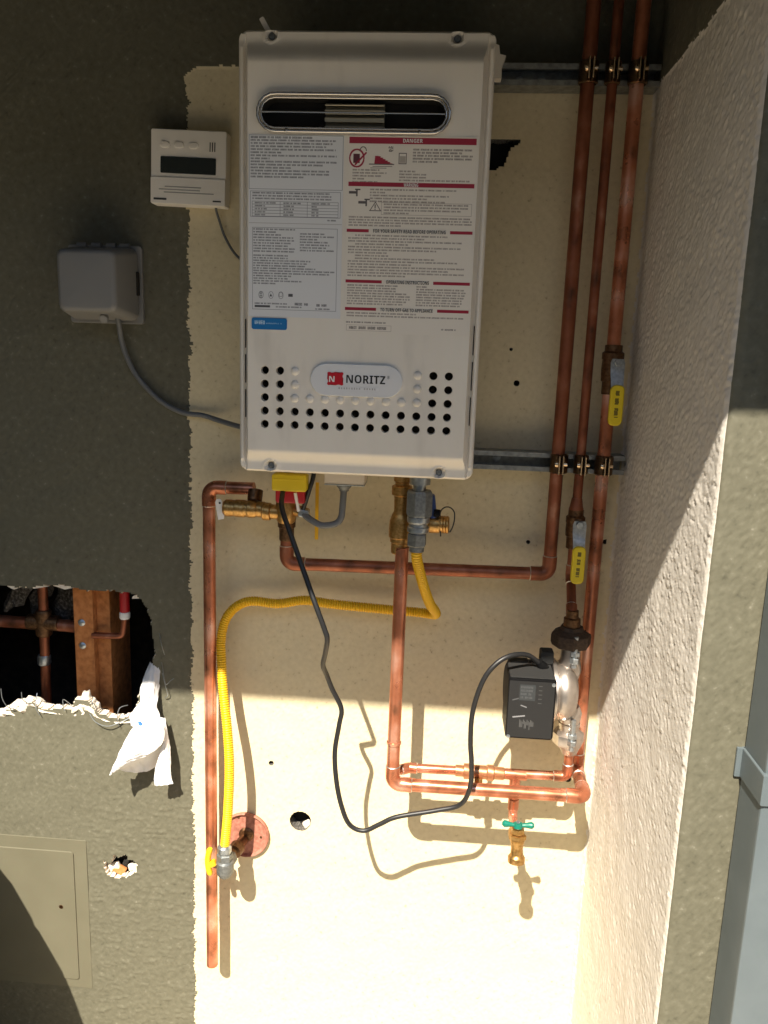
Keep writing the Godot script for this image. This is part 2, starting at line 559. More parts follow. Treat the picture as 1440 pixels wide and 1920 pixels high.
	for k in 3:
		var ar := []
		ar.resize(Mesh.ARRAY_MAX)
		ar[Mesh.ARRAY_VERTEX] = verts[k]
		ar[Mesh.ARRAY_NORMAL] = norms[k]
		ar[Mesh.ARRAY_INDEX] = idx[k]
		var m := ArrayMesh.new()
		m.add_surface_from_arrays(Mesh.PRIMITIVE_TRIANGLES, ar)
		var o := put(house, ["bare_stucco", "painted_stucco", "niche_side"][k], m, [M.cream, M.olive, M.side][k])
		o.set_meta("label", ["bare cream stucco of the niche back", "olive painted stucco", "bare pale stucco on the side of the niche"][k])
	# broken edges round the openings
	var rims := [Geo.new(), Geo.new()]
	var big_end := 2.49     # along the wall: holes past here are in the cream patch
	for j in range(1, nv - 1):
		for i in range(5, nu - 2):
			if cellk[j * nu + i] != 3 or zone[i] != 0: continue
			var dep := .028 if us[i] > big_end else .018
			var rim: Geo = rims[1] if us[i] > big_end else rims[0]
			var c := Vector3(0, 0, -dep)
			var a := pos[j * nu + i]; var b := pos[j * nu + i + 1]; var d := pos[(j + 1) * nu + i + 1]; var e := pos[(j + 1) * nu + i]
			var jit := Vector3(n_edge.get_noise_2d(a.x * 2, a.y * 2) * .004, n_edge.get_noise_2d(a.x * 2 + 9, a.y * 2) * .004, 0)
			if cellk[(j - 1) * nu + i] != 3: rim.quad(a, b, b + c + jit, a + c + jit)
			if cellk[(j + 1) * nu + i] != 3: rim.quad(d, e, e + c + jit, d + c + jit)
			if cellk[j * nu + i - 1] != 3: rim.quad(e, a, a + c + jit, e + c + jit)
			if cellk[j * nu + i + 1] != 3: rim.quad(b, d, d + c + jit, b + c + jit)
	part(house, "broken_plaster", rims[0], M.plaster, 60.0)
	part(house, "hole_edge", rims[1], M.mortar, 60.0)
	# what lies behind the openings
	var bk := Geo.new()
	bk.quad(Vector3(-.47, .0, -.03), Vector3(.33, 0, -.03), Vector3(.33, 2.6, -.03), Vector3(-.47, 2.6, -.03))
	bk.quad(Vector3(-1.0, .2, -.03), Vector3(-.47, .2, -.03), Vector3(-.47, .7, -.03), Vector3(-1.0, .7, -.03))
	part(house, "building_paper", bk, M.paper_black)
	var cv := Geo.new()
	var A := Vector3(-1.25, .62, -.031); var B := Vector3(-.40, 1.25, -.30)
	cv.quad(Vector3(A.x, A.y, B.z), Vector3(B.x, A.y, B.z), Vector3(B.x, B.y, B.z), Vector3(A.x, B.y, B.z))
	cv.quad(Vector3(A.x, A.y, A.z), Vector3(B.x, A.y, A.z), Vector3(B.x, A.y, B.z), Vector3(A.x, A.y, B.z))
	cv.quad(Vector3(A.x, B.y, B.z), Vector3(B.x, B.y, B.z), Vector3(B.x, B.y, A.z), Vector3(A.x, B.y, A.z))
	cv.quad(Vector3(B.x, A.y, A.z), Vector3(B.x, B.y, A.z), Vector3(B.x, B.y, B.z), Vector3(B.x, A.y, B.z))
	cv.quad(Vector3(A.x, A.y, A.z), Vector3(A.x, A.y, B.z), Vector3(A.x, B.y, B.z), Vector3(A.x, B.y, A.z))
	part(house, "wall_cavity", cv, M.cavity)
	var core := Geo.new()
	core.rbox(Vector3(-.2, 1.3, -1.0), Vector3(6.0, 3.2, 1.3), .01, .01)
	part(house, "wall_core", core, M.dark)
	# roof with its eaves
	var rf := Geo.new()
	var ey := .888 + 1.23 * 1.1
	rf.extrude(PackedVector2Array([Vector2(-1.1, ey), Vector2(-1.1, ey + .16), Vector2(1.8, ey + 1.05), Vector2(1.8, ey + .85), Vector2(.0, ey + .06)]), -3.2, 3.2, Transform3D(Basis(Vector3(0, 0, -1), Vector3(0, 1, 0), Vector3(1, 0, 0)), Vector3.ZERO))
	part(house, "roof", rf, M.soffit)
	# lumpy lip of broken plaster along the lower edge of the big opening
	var lip := spline([Vector3(-.906, .85, -.012), Vector3(-.893, .810, -.010), Vector3(-.846, .818, -.010), Vector3(-.806, .833, -.010), Vector3(-.78, .843, -.010), Vector3(-.755, .833, -.010), Vector3(-.725, .830, -.010), Vector3(-.698, .833, -.010), Vector3(-.682, .846, -.010), Vector3(-.66, .844, -.010), Vector3(-.647, .830, -.010), Vector3(-.615, .820, -.010), Vector3(-.574, .824, -.012), Vector3(-.560, .85, -.016)], 14)
	var lg := Geo.new()
	var ll := []
	var n_lip := noise(34.0, 52, 4)
	for i in lip.size():
		var tt := (lip[mini(i + 1, lip.size() - 1)] - lip[maxi(i - 1, 0)]).normalized()
		var nn := tt.cross(Vector3(0, 0, 1)).normalized()
		var bb := tt.cross(nn)
		var l := PackedVector3Array()
		for a in 14:
			var an := TAU * a / 14
			var up := .0026 + .0105 * exp(-pow((lip[i].x + .800) / .040, 2)) + .0120 * exp(-pow((lip[i].x + .672) / .020, 2)) + .004 * exp(-pow((lip[i].x + .87) / .04, 2))
			var q := nn * cos(an) * up + bb * sin(an) * .0165
			var w := 1.0 + .5 * n_lip.get_noise_3d(lip[i].x + q.x * 1.5, lip[i].y + q.y * 3.0, q.z * 3.0)
			l.append(lip[i] + q * w)
		for a in l.size(): l[a].z -= .003
		ll.append(l)
	lg.loft(ll)
	part(house, "plaster_lip", lg, M.plaster, 35.0)
	# plaster crumbs standing on the lower edge of the big opening
	for cr in [[-.672, .842, .024, .036], [-.785, .842, .034, .016], [-.690, .838, .014, .022]]:
		var g := Geo.new()
		var loops := []
		for lv in 5:
			var l := PackedVector3Array()
			var f := lv / 4.0
			for a in 9:
				var an := TAU * a / 9
				var rad: float = (1.0 - f * .55) * (1 + rng.randf_range(-.28, .28))
				l.append(Vector3(cr[0] - cos(an) * cr[2] * .6 * rad, cr[1] - .012 + f * (cr[3] + .008) + rng.randf_range(-.003, .003), -.012 + sin(an) * .013 * rad))
			loops.append(l)
		g.loft(loops)
		part(house, "plaster_crumb", g, M.plaster, 25.0)
	for cr in [[-.4535, 1.757, .004], [-.76, 1.090, .03], [-.70, 1.091, .035], [-.555, 1.078, .022], [-.80, 1.086, .018]]:
		var g := Geo.new()
		var l0 := PackedVector3Array(); var l1 := PackedVector3Array()
		for a in 8:
			var an := TAU * a / 8
			var q := Vector3(cr[0] + cos(an) * cr[2] * rng.randf_range(.4, 1.0), cr[1] + sin(an) * .0042 * rng.randf_range(.3, 1.6), -.006)
			l0.append(q); l1.append(q + Vector3(0, 0, .006))
		g.loft([l0, l1])
		part(house, "plaster_crumb", g, M.plaster, 25.0)

func outside() -> void:
	# the access panel at the foot of the wall
	var pa := thing("access_panel", "flat olive painted metal access panel low in the wall, lower left", "access panel", Vector3(-.80, .21, 0))
	var g := Geo.new()
	g.rbox(Vector3(-.845, .383, .0016), Vector3(.332, .347, .0026), .0010, .002)
	part(pa, "frame", g, M.panel)
	g = Geo.new()
	g.rbox(Vector3(-.862, .380, .0036), Vector3(.312, .300, .0042), .0020, .006)
	part(pa, "door", g, M.panel)
	g = Geo.new()
	g.lathe(Vector3(-.737, .402, .0055), Vector3(0, 0, 1), [[.0045, 0], [.0045, .0006], [.0028, .0008], [.0028, .0002], [.0, .0002]], 12)
	part(pa, "lock", g, M.brass_dark)
	# downspout with its strap
	var ds := thing("downspout", "blue grey square metal downspout strapped to the olive corner", "downspout", Vector3(.43, 0, .53))
	g = Geo.new()
	g.rbox(Vector3(.4285, 1.3, .5275), Vector3(.091, 2.3, .065), .004, .007, Basis(Vector3.RIGHT, 0.0))
	part(ds, "pipe", g, M.downspout)
	g = Geo.new()
	g.rbox(Vector3(.4285, 1.077, .5290), Vector3(.0965, .038, .0700), .001, .002)
	g.rbox(Vector3(.379, 1.077, .4975), Vector3(.010, .038, .004), .0008, .001)
	part(ds, "strap", g, M.downspout)
	# the covered pile whose shadow falls on the wall at the lower left
	g = Geo.new()
	g.lathe(Vector3(-1.175, 0, .42), Vector3.UP, [[.0, 0], [.36, 0.0], [.40, .2], [.40, .51], [.355, .66], [.31, .73], [.29, .80], [.17, .92], [.0, .97]], 28)
	lone("covered_pile", g, M.tarp, "dark tarpaulin covered pile beside the wall, left of the picture", "covered pile")
	var wing := thing("house_wing", "dark olive wing of the house left of the picture", "house wing", Vector3(-2.85, 0, 1.6))
	g = Geo.new()
	g.rbox(Vector3(-2.85, 1.5, 1.62), Vector3(1.2, 3.0, 3.2), .02, .02)
	part(wing, "wall", g, M.panel)
	# the house across the side yard
	var nh := thing("neighbour_house", "tan stucco house wall across the side yard, behind the camera", "house", Vector3(0, 0, 5.2))
	g = Geo.new()
	g.rbox(Vector3(0, 1.7, 6.2), Vector3(14, 3.4, 2.0), .02, .02)
	part(nh, "wall", g, mat(Color(.20, .16, .11), 0.95))
	g = Geo.new()
	g.rbox(Vector3(0, 3.46, 6.15), Vector3(14.6, .12, 2.5), .02, .02)
	part(nh, "roof", g, M.soffit)

# ---------------------------------------------------------------- openings and what stands in them
func openings() -> void:
	var st := thing("wood_stud", "reddish brown wooden stud with two plate screws inside the broken wall opening", "stud", Vector3(-.69, .63, -.08))
	var g := Geo.new()
	g.rbox(Vector3(-.688, .935, -.085), Vector3(.040, .61, .075), .002, .002)
	part(st, "timber", g, M.wood)
	g = Geo.new()
	g.rbox(Vector3(-.655, .935, -.115), Vector3(.028, .61, .10), .002, .002)
	part(st, "timber", g, M.wood)
	for y in [1.003, .955]:
		g = Geo.new()
		g.lathe(Vector3(-.692, y, -.048), Vector3(0, 0, 1), [[.0075, 0], [.0075, .001], [.005, .0035], [.0, .0042]], 12)
		part(st, "screw", g, M.zinc)
	# old plumbing left of the stud
	var op := thing("old_pipe_cross", "tarnished brown pipe cross in the broken wall opening, left of the stud", "pipe", Vector3(-.79, .63, -.09))
	g = Geo.new()
	g.tube(PackedVector3Array([Vector3(-1.1, .985, -.09), Vector3(-.712, .978, -.09)]), .0125)
	part(op, "cross_pipe", g, M.copper_dull)
	g = Geo.new()
	g.tube(PackedVector3Array([Vector3(-.797, .625, -.09), Vector3(-.789, 1.15, -.09)]), .010)
	part(op, "riser", g, M.copper_dull)
	g = Geo.new()
	g.lathe(Vector3(-.792, .955, -.09), Vector3.UP, [[.014, 0], [.017, .004], [.017, .05], [.014, .055]], 14)
	g.lathe(Vector3(-.825, .983, -.09), Vector3.RIGHT, [[.015, 0], [.0165, .004], [.0165, .062], [.015, .066]], 14)
	part(op, "tee", g, M.brass_dark)
	g = Geo.new()
	g.lathe(Vector3(-.795, .892, -.09), Vector3.UP, [[.012, 0], [.0135, .003], [.0135, .018], [.012, .021]], 12)
	part(op, "collar", g, M.zinc)
	var cp := thing("capped_pipe_stub", "copper pipe stub with a red cap inside the broken wall opening, right of the stud", "pipe", Vector3(-.62, .975, -.05))
	g = Geo.new()
	g.tube(fillet([Vector3(-.672, .977, -.05), Vector3(-.610, .979, -.05), Vector3(-.604, 1.022, -.05)], .011), .0062, 12)
	part(cp, "pipe", g, M.copper_dull)
	g = Geo.new()
	g.lathe(Vector3(-.6045, 1.016, -.05), Vector3.UP, [[.0095, 0], [.0105, .002], [.0105, .012], [.0095, .014]], 14)
	part(cp, "ring", g, M.white)
	g = Geo.new()
	g.lathe(Vector3(-.604, 1.030, -.05), Vector3.UP, [[.0085, 0], [.0098, .002], [.0092, .055], [.007, .062], [.0, .063]], 14)
	part(cp, "cap", g, M.red)
	# scraps of insulation at the top left
	for s in [[-.835, 1.055, -.10, .055], [-.81, 1.03, -.115, .05], [-.745, 1.035, -.12, .07], [-.86, 1.03, -.10, .04], [-.72, 1.05, -.11, .05]]:
		g = Geo.new()
		var loops := []
		for lv in 5:
			var l := PackedVector3Array()
			var f := lv / 4.0
			for a in 8:
				var an := TAU * a / 8
				l.append(Vector3(s[0] + cos(an) * s[3] * .55 * rng.randf_range(.35, 1.2) * sin(.4 + f * 2.4) + (f - .5) * .03, s[1] + (f - .5) * s[3] * 1.5, s[2] + sin(an) * .012 * rng.randf_range(.6, 1.2)))
			loops.append(l)
		g.loft(loops)
		lone("insulation_scrap", g, M.scrap, ["torn pale insulation scrap at the upper left of the wall opening", "greyish insulation scrap behind the old riser pipe", "grey insulation scrap between the riser pipe and the stud", "small insulation scrap at the left end of the wall opening", "insulation scrap beside the top of the stud"][[-.835, -.81, -.745, -.86, -.72].find(s[0])], "insulation", "insulation scraps in the wall opening", 30.0)
	# loose strands of wire lath round the broken edge
	var strands := [
		[Vector3(-.662, .835, .0), Vector3(-.645, .822, .01), Vector3(-.622, .816, .012), Vector3(-.600, .822, .008), Vector3(-.578, .832, .0)],
		[Vector3(-.588, .852, -.01), Vector3(-.600, .850, .0), Vector3(-.603, .835, .006), Vector3(-.600, .815, .008)],
		[Vector3(-.668, .852, -.01), Vector3(-.655, .862, .004), Vector3(-.648, .850, .008), Vector3(-.640, .856, .006)],
		[Vector3(-.845, .87, -.01), Vector3(-.835, .855, .004), Vector3(-.822, .842, .01), Vector3(-.81, .838, .008)],
		[Vector3(-.80, .868, -.004), Vector3(-.792, .856, .006), Vector3(-.775, .850, .008)],
		[Vector3(-.768, .868, -.004), Vector3(-.766, .845, .008), Vector3(-.758, .828, .009)],
		[Vector3(-.518, .965, -.008), Vector3(-.508, .935, .010), Vector3(-.502, .912, .014), Vector3(-.494, .918, .012), Vector3(-.488, .922, .008)],
		[Vector3(-.512, .93, .004), Vector3(-.503, .905, .012), Vector3(-.500, .888, .010), Vector3(-.507, .88, .006)],
		[Vector3(-.522, 1.02, -.006), Vector3(-.510, .99, .010), Vector3(-.506, .968, .006)],
		[Vector3(-.700, .848, -.004), Vector3(-.712, .862, .004), Vector3(-.708, .84, .008)]]
	var said := ["long loose lath wire sagging below the broken edge, between the stud and the rag", "short upright lath wire loop just left of the white rag", "curled lath wire beside the plaster lump at the foot of the stud", "lath wire at the far left end of the broken lower edge", "lath wire on top of the left plaster mound, left of the old riser pipe", "upright lath wire just right of the left plaster mound", "longest lath wire curling over the olive wall right of the rag's top", "forked lath wire tip hanging right of the rag over the olive wall", "uppermost lath wire on the right edge of the opening, above the rag", "lath wire just left of the plaster lump at the foot of the stud"]
	for s in strands:
		g = Geo.new()
		g.tube(spline(s, 5), .0008, 5)
		lone("lath_wire", g, M.zinc, said[strands.find(s)], "wire", "wire lath strands round the wall opening")
	# the small broken patch: brown and white shards inside
	var sh := thing("broken_conduit_shards", "brown and white shards inside the small broken hole in the olive wall", "debris", Vector3(-.61, .47, -.012))
	for q in [[-.628, .492, .016, .4, 0], [-.618, .486, .018, -.5, 1], [-.588, .494, .014, .2, 0], [-.604, .504, .010, 1.2, 2]]:
		g = Geo.new()
		g.rbox(Vector3(q[0], q[1], -.014), Vector3(q[2] * 1.5, q[2], .010), .003, .002, Basis(Vector3(.3, 0, 1).normalized(), q[3]))
		part(sh, "shard", g, [M.plaster, M.wood, M.dark][q[4]], 25.0)
	# crumb of plaster in the drilled hole
	g = Geo.new()
	g.rbox(Vector3(-.229, .621, -.012), Vector3(.016, .014, .012), .004, .003, Basis(Vector3(.2, .3, 1).normalized(), .5))
	lone("plaster_flake", g, M.plaster, "pale plaster flake in the round drilled hole in the cream wall", "debris")

# ---------------------------------------------------------------- strut channels and pipe clamps
func struts() -> void:
	for s in [[1.9825, .314, "upper galvanised strut channel behind the top of the heater carrying the copper pipes"], [1.3725, .314, "lower galvanised strut channel beside the bottom of the heater carrying the copper pipes"]]:
		var o := thing("strut_channel", s[2], "strut channel", Vector3(.0, s[0] - .016, 0), "strut channels on the niche wall")
		var g := Geo.new()
		var h := .0160; var d := .0400; var t := .0022
		var prof := PackedVector2Array([Vector2(0, -h), Vector2(d, -h), Vector2(d, -h + .008), Vector2(d - .006, -h + .008), Vector2(d - .006, -h + .006), Vector2(d - t, -h + .006), Vector2(d - t, -h + t), Vector2(t, -h + t), Vector2(t, h - t), Vector2(d - t, h - t), Vector2(d - t, h - .006), Vector2(d - .006, h - .006), Vector2(d - .006, h - .008), Vector2(d, h - .008), Vector2(d, h), Vector2(0, h)])
		# profile x is the depth from the wall (z), y is height; extruded along x
		g.extrude(prof, -s[1], .28, Transform3D(Basis(Vector3(0, 0, 1), Vector3(0, 1, 0), Vector3(-1, 0, 0)), Vector3(0, s[0], .0025)))
		part(o, "channel", g, M.strut, 30.0)
		for x in [.10, .135]:
			g = Geo.new()
			g.hexn(Vector3(x, s[0], .005), Vector3(0, 0, 1), .0075, .006, .3)
			g.lathe(Vector3(x, s[0], .011), Vector3(0, 0, 1), [[.004, 0], [.004, .008], [.0, .0085]], 10)
			part(o, "bolt", g, M.zinc)
			if s[0] < 1.5: break
	var which := ["left thick copper pipe", "thin middle copper pipe", "right thick copper pipe"]
	for row in [[1.9805, "upper"], [1.3735, "lower"]]:
		var k := 0
		for c in [[.2015, .0111], [.2385, .0080], [.2765, .0111]]:
			var o := thing("pipe_clamp", "bronze pipe clamp holding the %s on the %s strut channel" % [which[k], row[1]], "pipe clamp", Vector3(c[0], row[0] - .016, .03), "pipe clamps on the strut channels")
			var r: float = c[1]
			var ctr := Vector3(c[0], row[0], .056)
			for sd in [-1, 1]:
				var g := Geo.new()
				var prof := []
				# half shell: arc around the pipe, closed to a bent ear at the front
				var loops := []
				for lv in [[-.0165, .0018], [-.0150, .0042], [.0150, .0042], [.0165, .0018]]:
					var l := PackedVector3Array()
					for a in 9:
						var an := -PI / 2 + PI * a / 8
						l.append(ctr + Vector3(sd * cos(an) * (r + lv[1]), lv[0], -sd * -sin(an) * (r + lv[1]) * (1 if sd > 0 else -1)))
					for a in 9:
						var an := PI / 2 - PI * a / 8
						l.append(ctr + Vector3(sd * cos(an) * (r + .0006), lv[0], sin(an) * (r + .0006)))
					if sd < 0: l.reverse()
					var l2 := PackedVector3Array()
					for q in l: l2.append(q)
					l2.reverse()
					loops.append(l2)
				g.loft(loops, false, false)
				g.rbox(ctr + Vector3(sd * .0032, 0, r + .009), Vector3(.0026, .031, .016), .0007, .001)
				part(o, "half_shell", g, M.clamp)
				g = Geo.new()
				g.rbox(ctr + Vector3(sd * .0032, 0, r + .0172), Vector3(.0022, .030, .0012), .0003, .0005)
				part(o, "bright_edge", g, M.clamp_edge)
			var g2 := Geo.new()
			g2.lathe(ctr + Vector3(-.0045, .001, r + .010), Vector3(-1, 0, 0), [[.0055, 0], [.0058, .002], [.0045, .005], [.0, .006]], 12)
			g2.lathe(ctr + Vector3(.0045, .001, r + .010), Vector3(1, 0, 0), [[.003, 0], [.003, .006], [.0, .0062]], 8)
			part(o, "screw", g2, M.clamp_edge)
			k += 1

# ---------------------------------------------------------------- the heater
const X0 := -.3035
const X1 := .0505
const Y0 := 1.364
const Y1 := 1.979

func cover_z(x: float, y: float) -> float:
	var dx := minf(x - X0, X1 - x)
	var dt := Y1 - y
	var db := y - Y0
	var side := .228 - pow(clampf(1.0 - dx / .004, 0, 1), 2) * .005
	if dx > .0065: side = .228 - .005 * smoothstep(.0065, .009, dx) + .017 * smoothstep(.0095, .0165, dx)
	var tp := .224 - pow(clampf(1.0 - dt / .004, 0, 1), 2) * .005 + .016 * smoothstep(.012, .047, dt)
	var bt := .226 - pow(clampf(1.0 - db / .004, 0, 1), 2) * .005 + .014 * smoothstep(.014, .036, db)
	var z := minf(side, minf(tp, bt))
	for s in [Vector2(-.258, 1.9715), Vector2(-.002, 1.9700), Vector2(-.256, 1.3735), Vector2(-.000, 1.3735)]:
		var d := Vector2(x, y).distance_to(s)
		z = lerpf(z, .2185, 1.0 - smoothstep(.0055, .0085, d))
		z += .0022 * exp(-pow((d - .0092) / .002, 2))
	return z

func rounded(x: float, y: float, z: float) -> Vector3:
	# the cover's corners are rounded: squares at the corners are drawn in to quarter discs
	var r := .014
	var cx := X0 + r if x < X0 + r else (X1 - r if x > X1 - r else x)
	var cy := Y0 + r if y < Y0 + r else (Y1 - r if y > Y1 - r else y)
	var d := Vector2(x - cx, y - cy)
	if absf(d.x) < 1e-6 or absf(d.y) < 1e-6: return Vector3(x, y, z)
	d *= maxf(absf(d.x), absf(d.y)) / d.length()
	return Vector3(cx + d.x, cy + d.y, z)

func heater() -> void:
	var o := thing("water_heater", "beige wall hung tankless water heater with labels and vent holes", "water heater", Vector3((X0 + X1) / 2, Y0, .12))
	var g := Geo.new()
	g.rbox(Vector3((X0 + X1) / 2, (Y0 + Y1) / 2, .1075), Vector3(X1 - X0 - .008, Y1 - Y0 - .008, .195), .004, .006)
	part(o, "cabinet", g, M.cabinet)
	g = Geo.new()
	g.rbox(Vector3((X0 + X1) / 2, (Y0 + Y1) / 2, .209), Vector3(X1 - X0 - .02, Y1 - Y0 - .02, .006), .001, .002)
	part(o, "inner_plate", g, mat(Color.WHITE, 0.6, 0.2, mottle([[0.25, Color(.014, .012, .010)], [0.6, Color(.07, .055, .045)], [0.9, Color(.16, .12, .095)]], 0.03, 36), 5.0))
	# pressed front cover: rim, groove and raised middle
	var PX0 := -.2875; var PX1 := .0345; var PY0 := 1.406; var PY1 := 1.926
	g = Geo.new()
	var xs := PackedFloat32Array(); var ys := PackedFloat32Array()
	for d in [0, .001, .002, .0035, .005, .0065, .0075, .009, .0095, .011, .0125, .014, .016]: xs.append(X0 + d)
	var q := PX0 + .0035
	while q < PX1 - .003:
		xs.append(q); q += .0035
	xs.append(PX1)
	for d in [.016, .014, .0125, .011, .0095, .009, .0075, .0065, .005, .0035, .002, .001, 0]:
		if X1 - d > PX1 + .0004: xs.append(X1 - d)
	xs.append(PX0); xs.sort()
	for d in [0, .001, .002, .0035]: ys.append(Y0 + d)
	q = Y0 + .006
	while q < PY0 - .001:
		ys.append(q); q += .0022
	ys.append(PY0)
	q = PY0 + .02
	while q < PY1 - .004:
		ys.append(q); q += .02
	ys.append(PY1)
	q = PY1 + .0022
	while q < Y1 - .004:
		ys.append(q); q += .0022
	for d in [.0035, .002, .001, 0]: ys.append(Y1 - d)
	for j in ys.size() - 1:
		for i in xs.size() - 1:
			var mid := Vector2((xs[i] + xs[i + 1]) / 2, (ys[j] + ys[j + 1]) / 2)
			if mid.x > PX0 and mid.x < PX1 and mid.y > PY0 and mid.y < PY1: continue
			g.quad(rounded(xs[i], ys[j], cover_z(xs[i], ys[j])), rounded(xs[i + 1], ys[j], cover_z(xs[i + 1], ys[j])), rounded(xs[i + 1], ys[j + 1], cover_z(xs[i + 1], ys[j + 1])), rounded(xs[i], ys[j + 1], cover_z(xs[i], ys[j + 1])))
	var Z := .240
	# return flange round the rim
	for c in [[Vector2(X0, Y0), Vector2(X1, Y0)], [Vector2(X1, Y0), Vector2(X1, Y1)], [Vector2(X1, Y1), Vector2(X0, Y1)], [Vector2(X0, Y1), Vector2(X0, Y0)]]:
		var n := 60
		for k in n:
			var a: Vector2 = c[0].lerp(c[1], float(k) / n); var b: Vector2 = c[0].lerp(c[1], float(k + 1) / n)
			g.quad(rounded(a.x, a.y, .196), rounded(b.x, b.y, .196), rounded(b.x, b.y, cover_z(b.x, b.y)), rounded(a.x, a.y, cover_z(a.x, a.y)))
	# the raised middle, with its punched holes, blind bumps and exhaust slot
	var pitch_x := .0225; var pitch_y := .01975
	var hx0 := -.262; var hy0 := 1.517
	var gx0 := hx0 - pitch_x / 2; var gx1 := hx0 + 12.5 * pitch_x
	var gy1 := hy0 + pitch_y / 2; var gy0 := hy0 - 4.5 * pitch_y
	var flat := func(a: float, b: float, c: float, d: float): g.quad(Vector3(a, b, Z), Vector3(c, b, Z), Vector3(c, d, Z), Vector3(a, d, Z))
	flat.call(PX0, PY0, PX1, gy0)
	flat.call(PX0, gy0, gx0, gy1)
	flat.call(gx1, gy0, PX1, gy1)
	var sx0 := -.275; var sx1 := -.005; var sy0 := 1.842; var sy1 := 1.893
	flat.call(PX0, gy1, PX1, sy0)
	flat.call(PX0, sy0, sx0, sy1)
	flat.call(sx1, sy0, PX1, sy1)
	flat.call(PX0, sy1, PX1, PY1)
	for r in 5:
		for c in 13:
			var cx := hx0 + c * pitch_x; var cy := hy0 - r * pitch_y
			var hole := r > 2 or c < 2 or c > 10
			var bump := not hole and (r == 2 or c == 2 or c == 10)
			if not hole and not bump:
				flat.call(cx - pitch_x / 2, cy - pitch_y / 2, cx + pitch_x / 2, cy + pitch_y / 2)
				continue
			var out := PackedVector3Array(); var ring := PackedVector3Array(); var n := 24
			for a in n:
				var an := TAU * a / n
				var dr := Vector2(cos(an), sin(an))
				var k := minf(pitch_x / 2 / maxf(absf(dr.x), 1e-5), pitch_y / 2 / maxf(absf(dr.y), 1e-5))
				# keep the corners of the cell
				out.append(Vector3(cx + dr.x * k, cy + dr.y * k, Z))
				ring.append(Vector3(cx + dr.x * .0062, cy + dr.y * .0062, Z))
			g.loft([out, ring], false, false)
			for a in 4:       # corner triangles the ring leaves out
				var cn := Vector3(cx + pitch_x / 2 * (1 if a == 0 or a == 3 else -1), cy + pitch_y / 2 * (1 if a < 2 else -1), Z)
				for b in n:
					var p0 := out[b]; var p1 := out[(b + 1) % n]
					if (absf(p0.x - cn.x) < 1e-6 and absf(p1.y - cn.y) < 1e-6) or (absf(p0.y - cn.y) < 1e-6 and absf(p1.x - cn.x) < 1e-6):
						g.tri(p0, cn, p1)
			if hole:
				var l1 := PackedVector3Array(); var l2 := PackedVector3Array()
				for v in ring:
					var d := (v - Vector3(cx, cy, Z))
					l1.append(Vector3(cx, cy, Z) + d * .93 - Vector3(0, 0, .0012))
					l2.append(Vector3(cx, cy, Z) + d * .93 - Vector3(0, 0, .012))
				g.loft([ring, l1, l2], false, false)
			else:
				var rr := [ring]
				for f in [.9, .7, .45, .2]:
					var l := PackedVector3Array()
					for v in ring:
						l.append(Vector3(cx, cy, Z) + (v - Vector3(cx, cy, Z)) * f + Vector3(0, 0, .0030 * sqrt(1.0 - f * f)))
					rr.append(l)
				g.loft(rr, false, true)
	# exhaust slot
	var sc := Vector3(-.140, 1.8672, Z)
	var so := PackedVector3Array(); var si := PackedVector3Array(); var sd := PackedVector3Array()
	var N := 64
	for a in N:
		var an := TAU * (a + .5) / N
		var st := stadium(an, .1085, .0215)
		var dr := st
		var hw := (sx1 - sx0) / 2; var hh := (sy1 - sy0) / 2
		var mc := Vector2((sx0 + sx1) / 2, (sy0 + sy1) / 2)
		var k := minf(hw / maxf(absf(dr.x), 1e-5), hh / maxf(absf(dr.y), 1e-5))
		so.append(Vector3(mc.x + dr.x * k, mc.y + dr.y * k, Z))
		si.append(sc + Vector3(st.x, st.y, 0))
		sd.append(sc + Vector3(st.x * .985, st.y * .93, -.022))
	g.loft([so, si], false, false)
	for a in N:
		var p0 := so[a]; var p1 := so[(a + 1) % N]
		if absf(p0.x - p1.x) > 1e-5 and absf(p0.y - p1.y) > 1e-5:
			g.tri(p0, Vector3(sx1 if p0.x + p1.x > sx0 + sx1 else sx0, sy1 if p0.y + p1.y > sy0 + sy1 else sy0, Z), p1)
	var l9 := PackedVector3Array()
	for v in si: l9.append(v - Vector3(0, 0, .003))
	g.loft([si, l9], false, false)
	part(o, "front_cover", g, M.cover, 28.0)
	# exhaust grille
	var ex := Geo.new()
	ex.loft([l9, sd], false, true)
	var er := part(o, "exhaust_outlet", ex, M.dark)
	g = Geo.new()
	g.rbox(sc + Vector3(.001, 0, -.016), Vector3(.083, .036, .004), .001, .001)
	part(er, "baffle", g, mat(Color(.16, .145, .11), 0.5, 0.5))
	for yy in [.0145, .0055, -.0045, -.0140]:
		g = Geo.new()
		g.rbox(sc + Vector3(.001, yy, -.009), Vector3(.083, .0022 if absf(yy) > .01 else .0058, .006), .0008, .001, Basis(Vector3(1, 0, 0), .35))
		part(er, "slat", g, M.baffle)
	for w in [[.1085, .0240, .0060, .0021], [.1085, .0195, .0045, .0016]]:
		g = Geo.new()
		var loop := PackedVector3Array()
		for a in N + 1:
			var st := stadium(TAU * (a + .5) / N, w[0], w[1])
			loop.append(sc + Vector3(st.x, st.y, w[2]))
		g.tube(loop, w[3], 8, false)
		part(er, "wire_frame", g, M.chrome, 60.0)
	g = Geo.new()
	g.tube(PackedVector3Array([sc + Vector3(-.126, .0005, .0062), sc + Vector3(.126, .0005, .0062)]), .0014, 8)
	part(er, "bar", g, M.chrome)
	for x in [-.092, .092]:
		g = Geo.new()
		g.lathe(sc + Vector3(x, -.0235, .006), Vector3(0, 0, 1), [[.0026, 0], [.0026, .002], [.001, .003], [.0, .003]], 10)
		part(er, "clip", g, M.chrome)
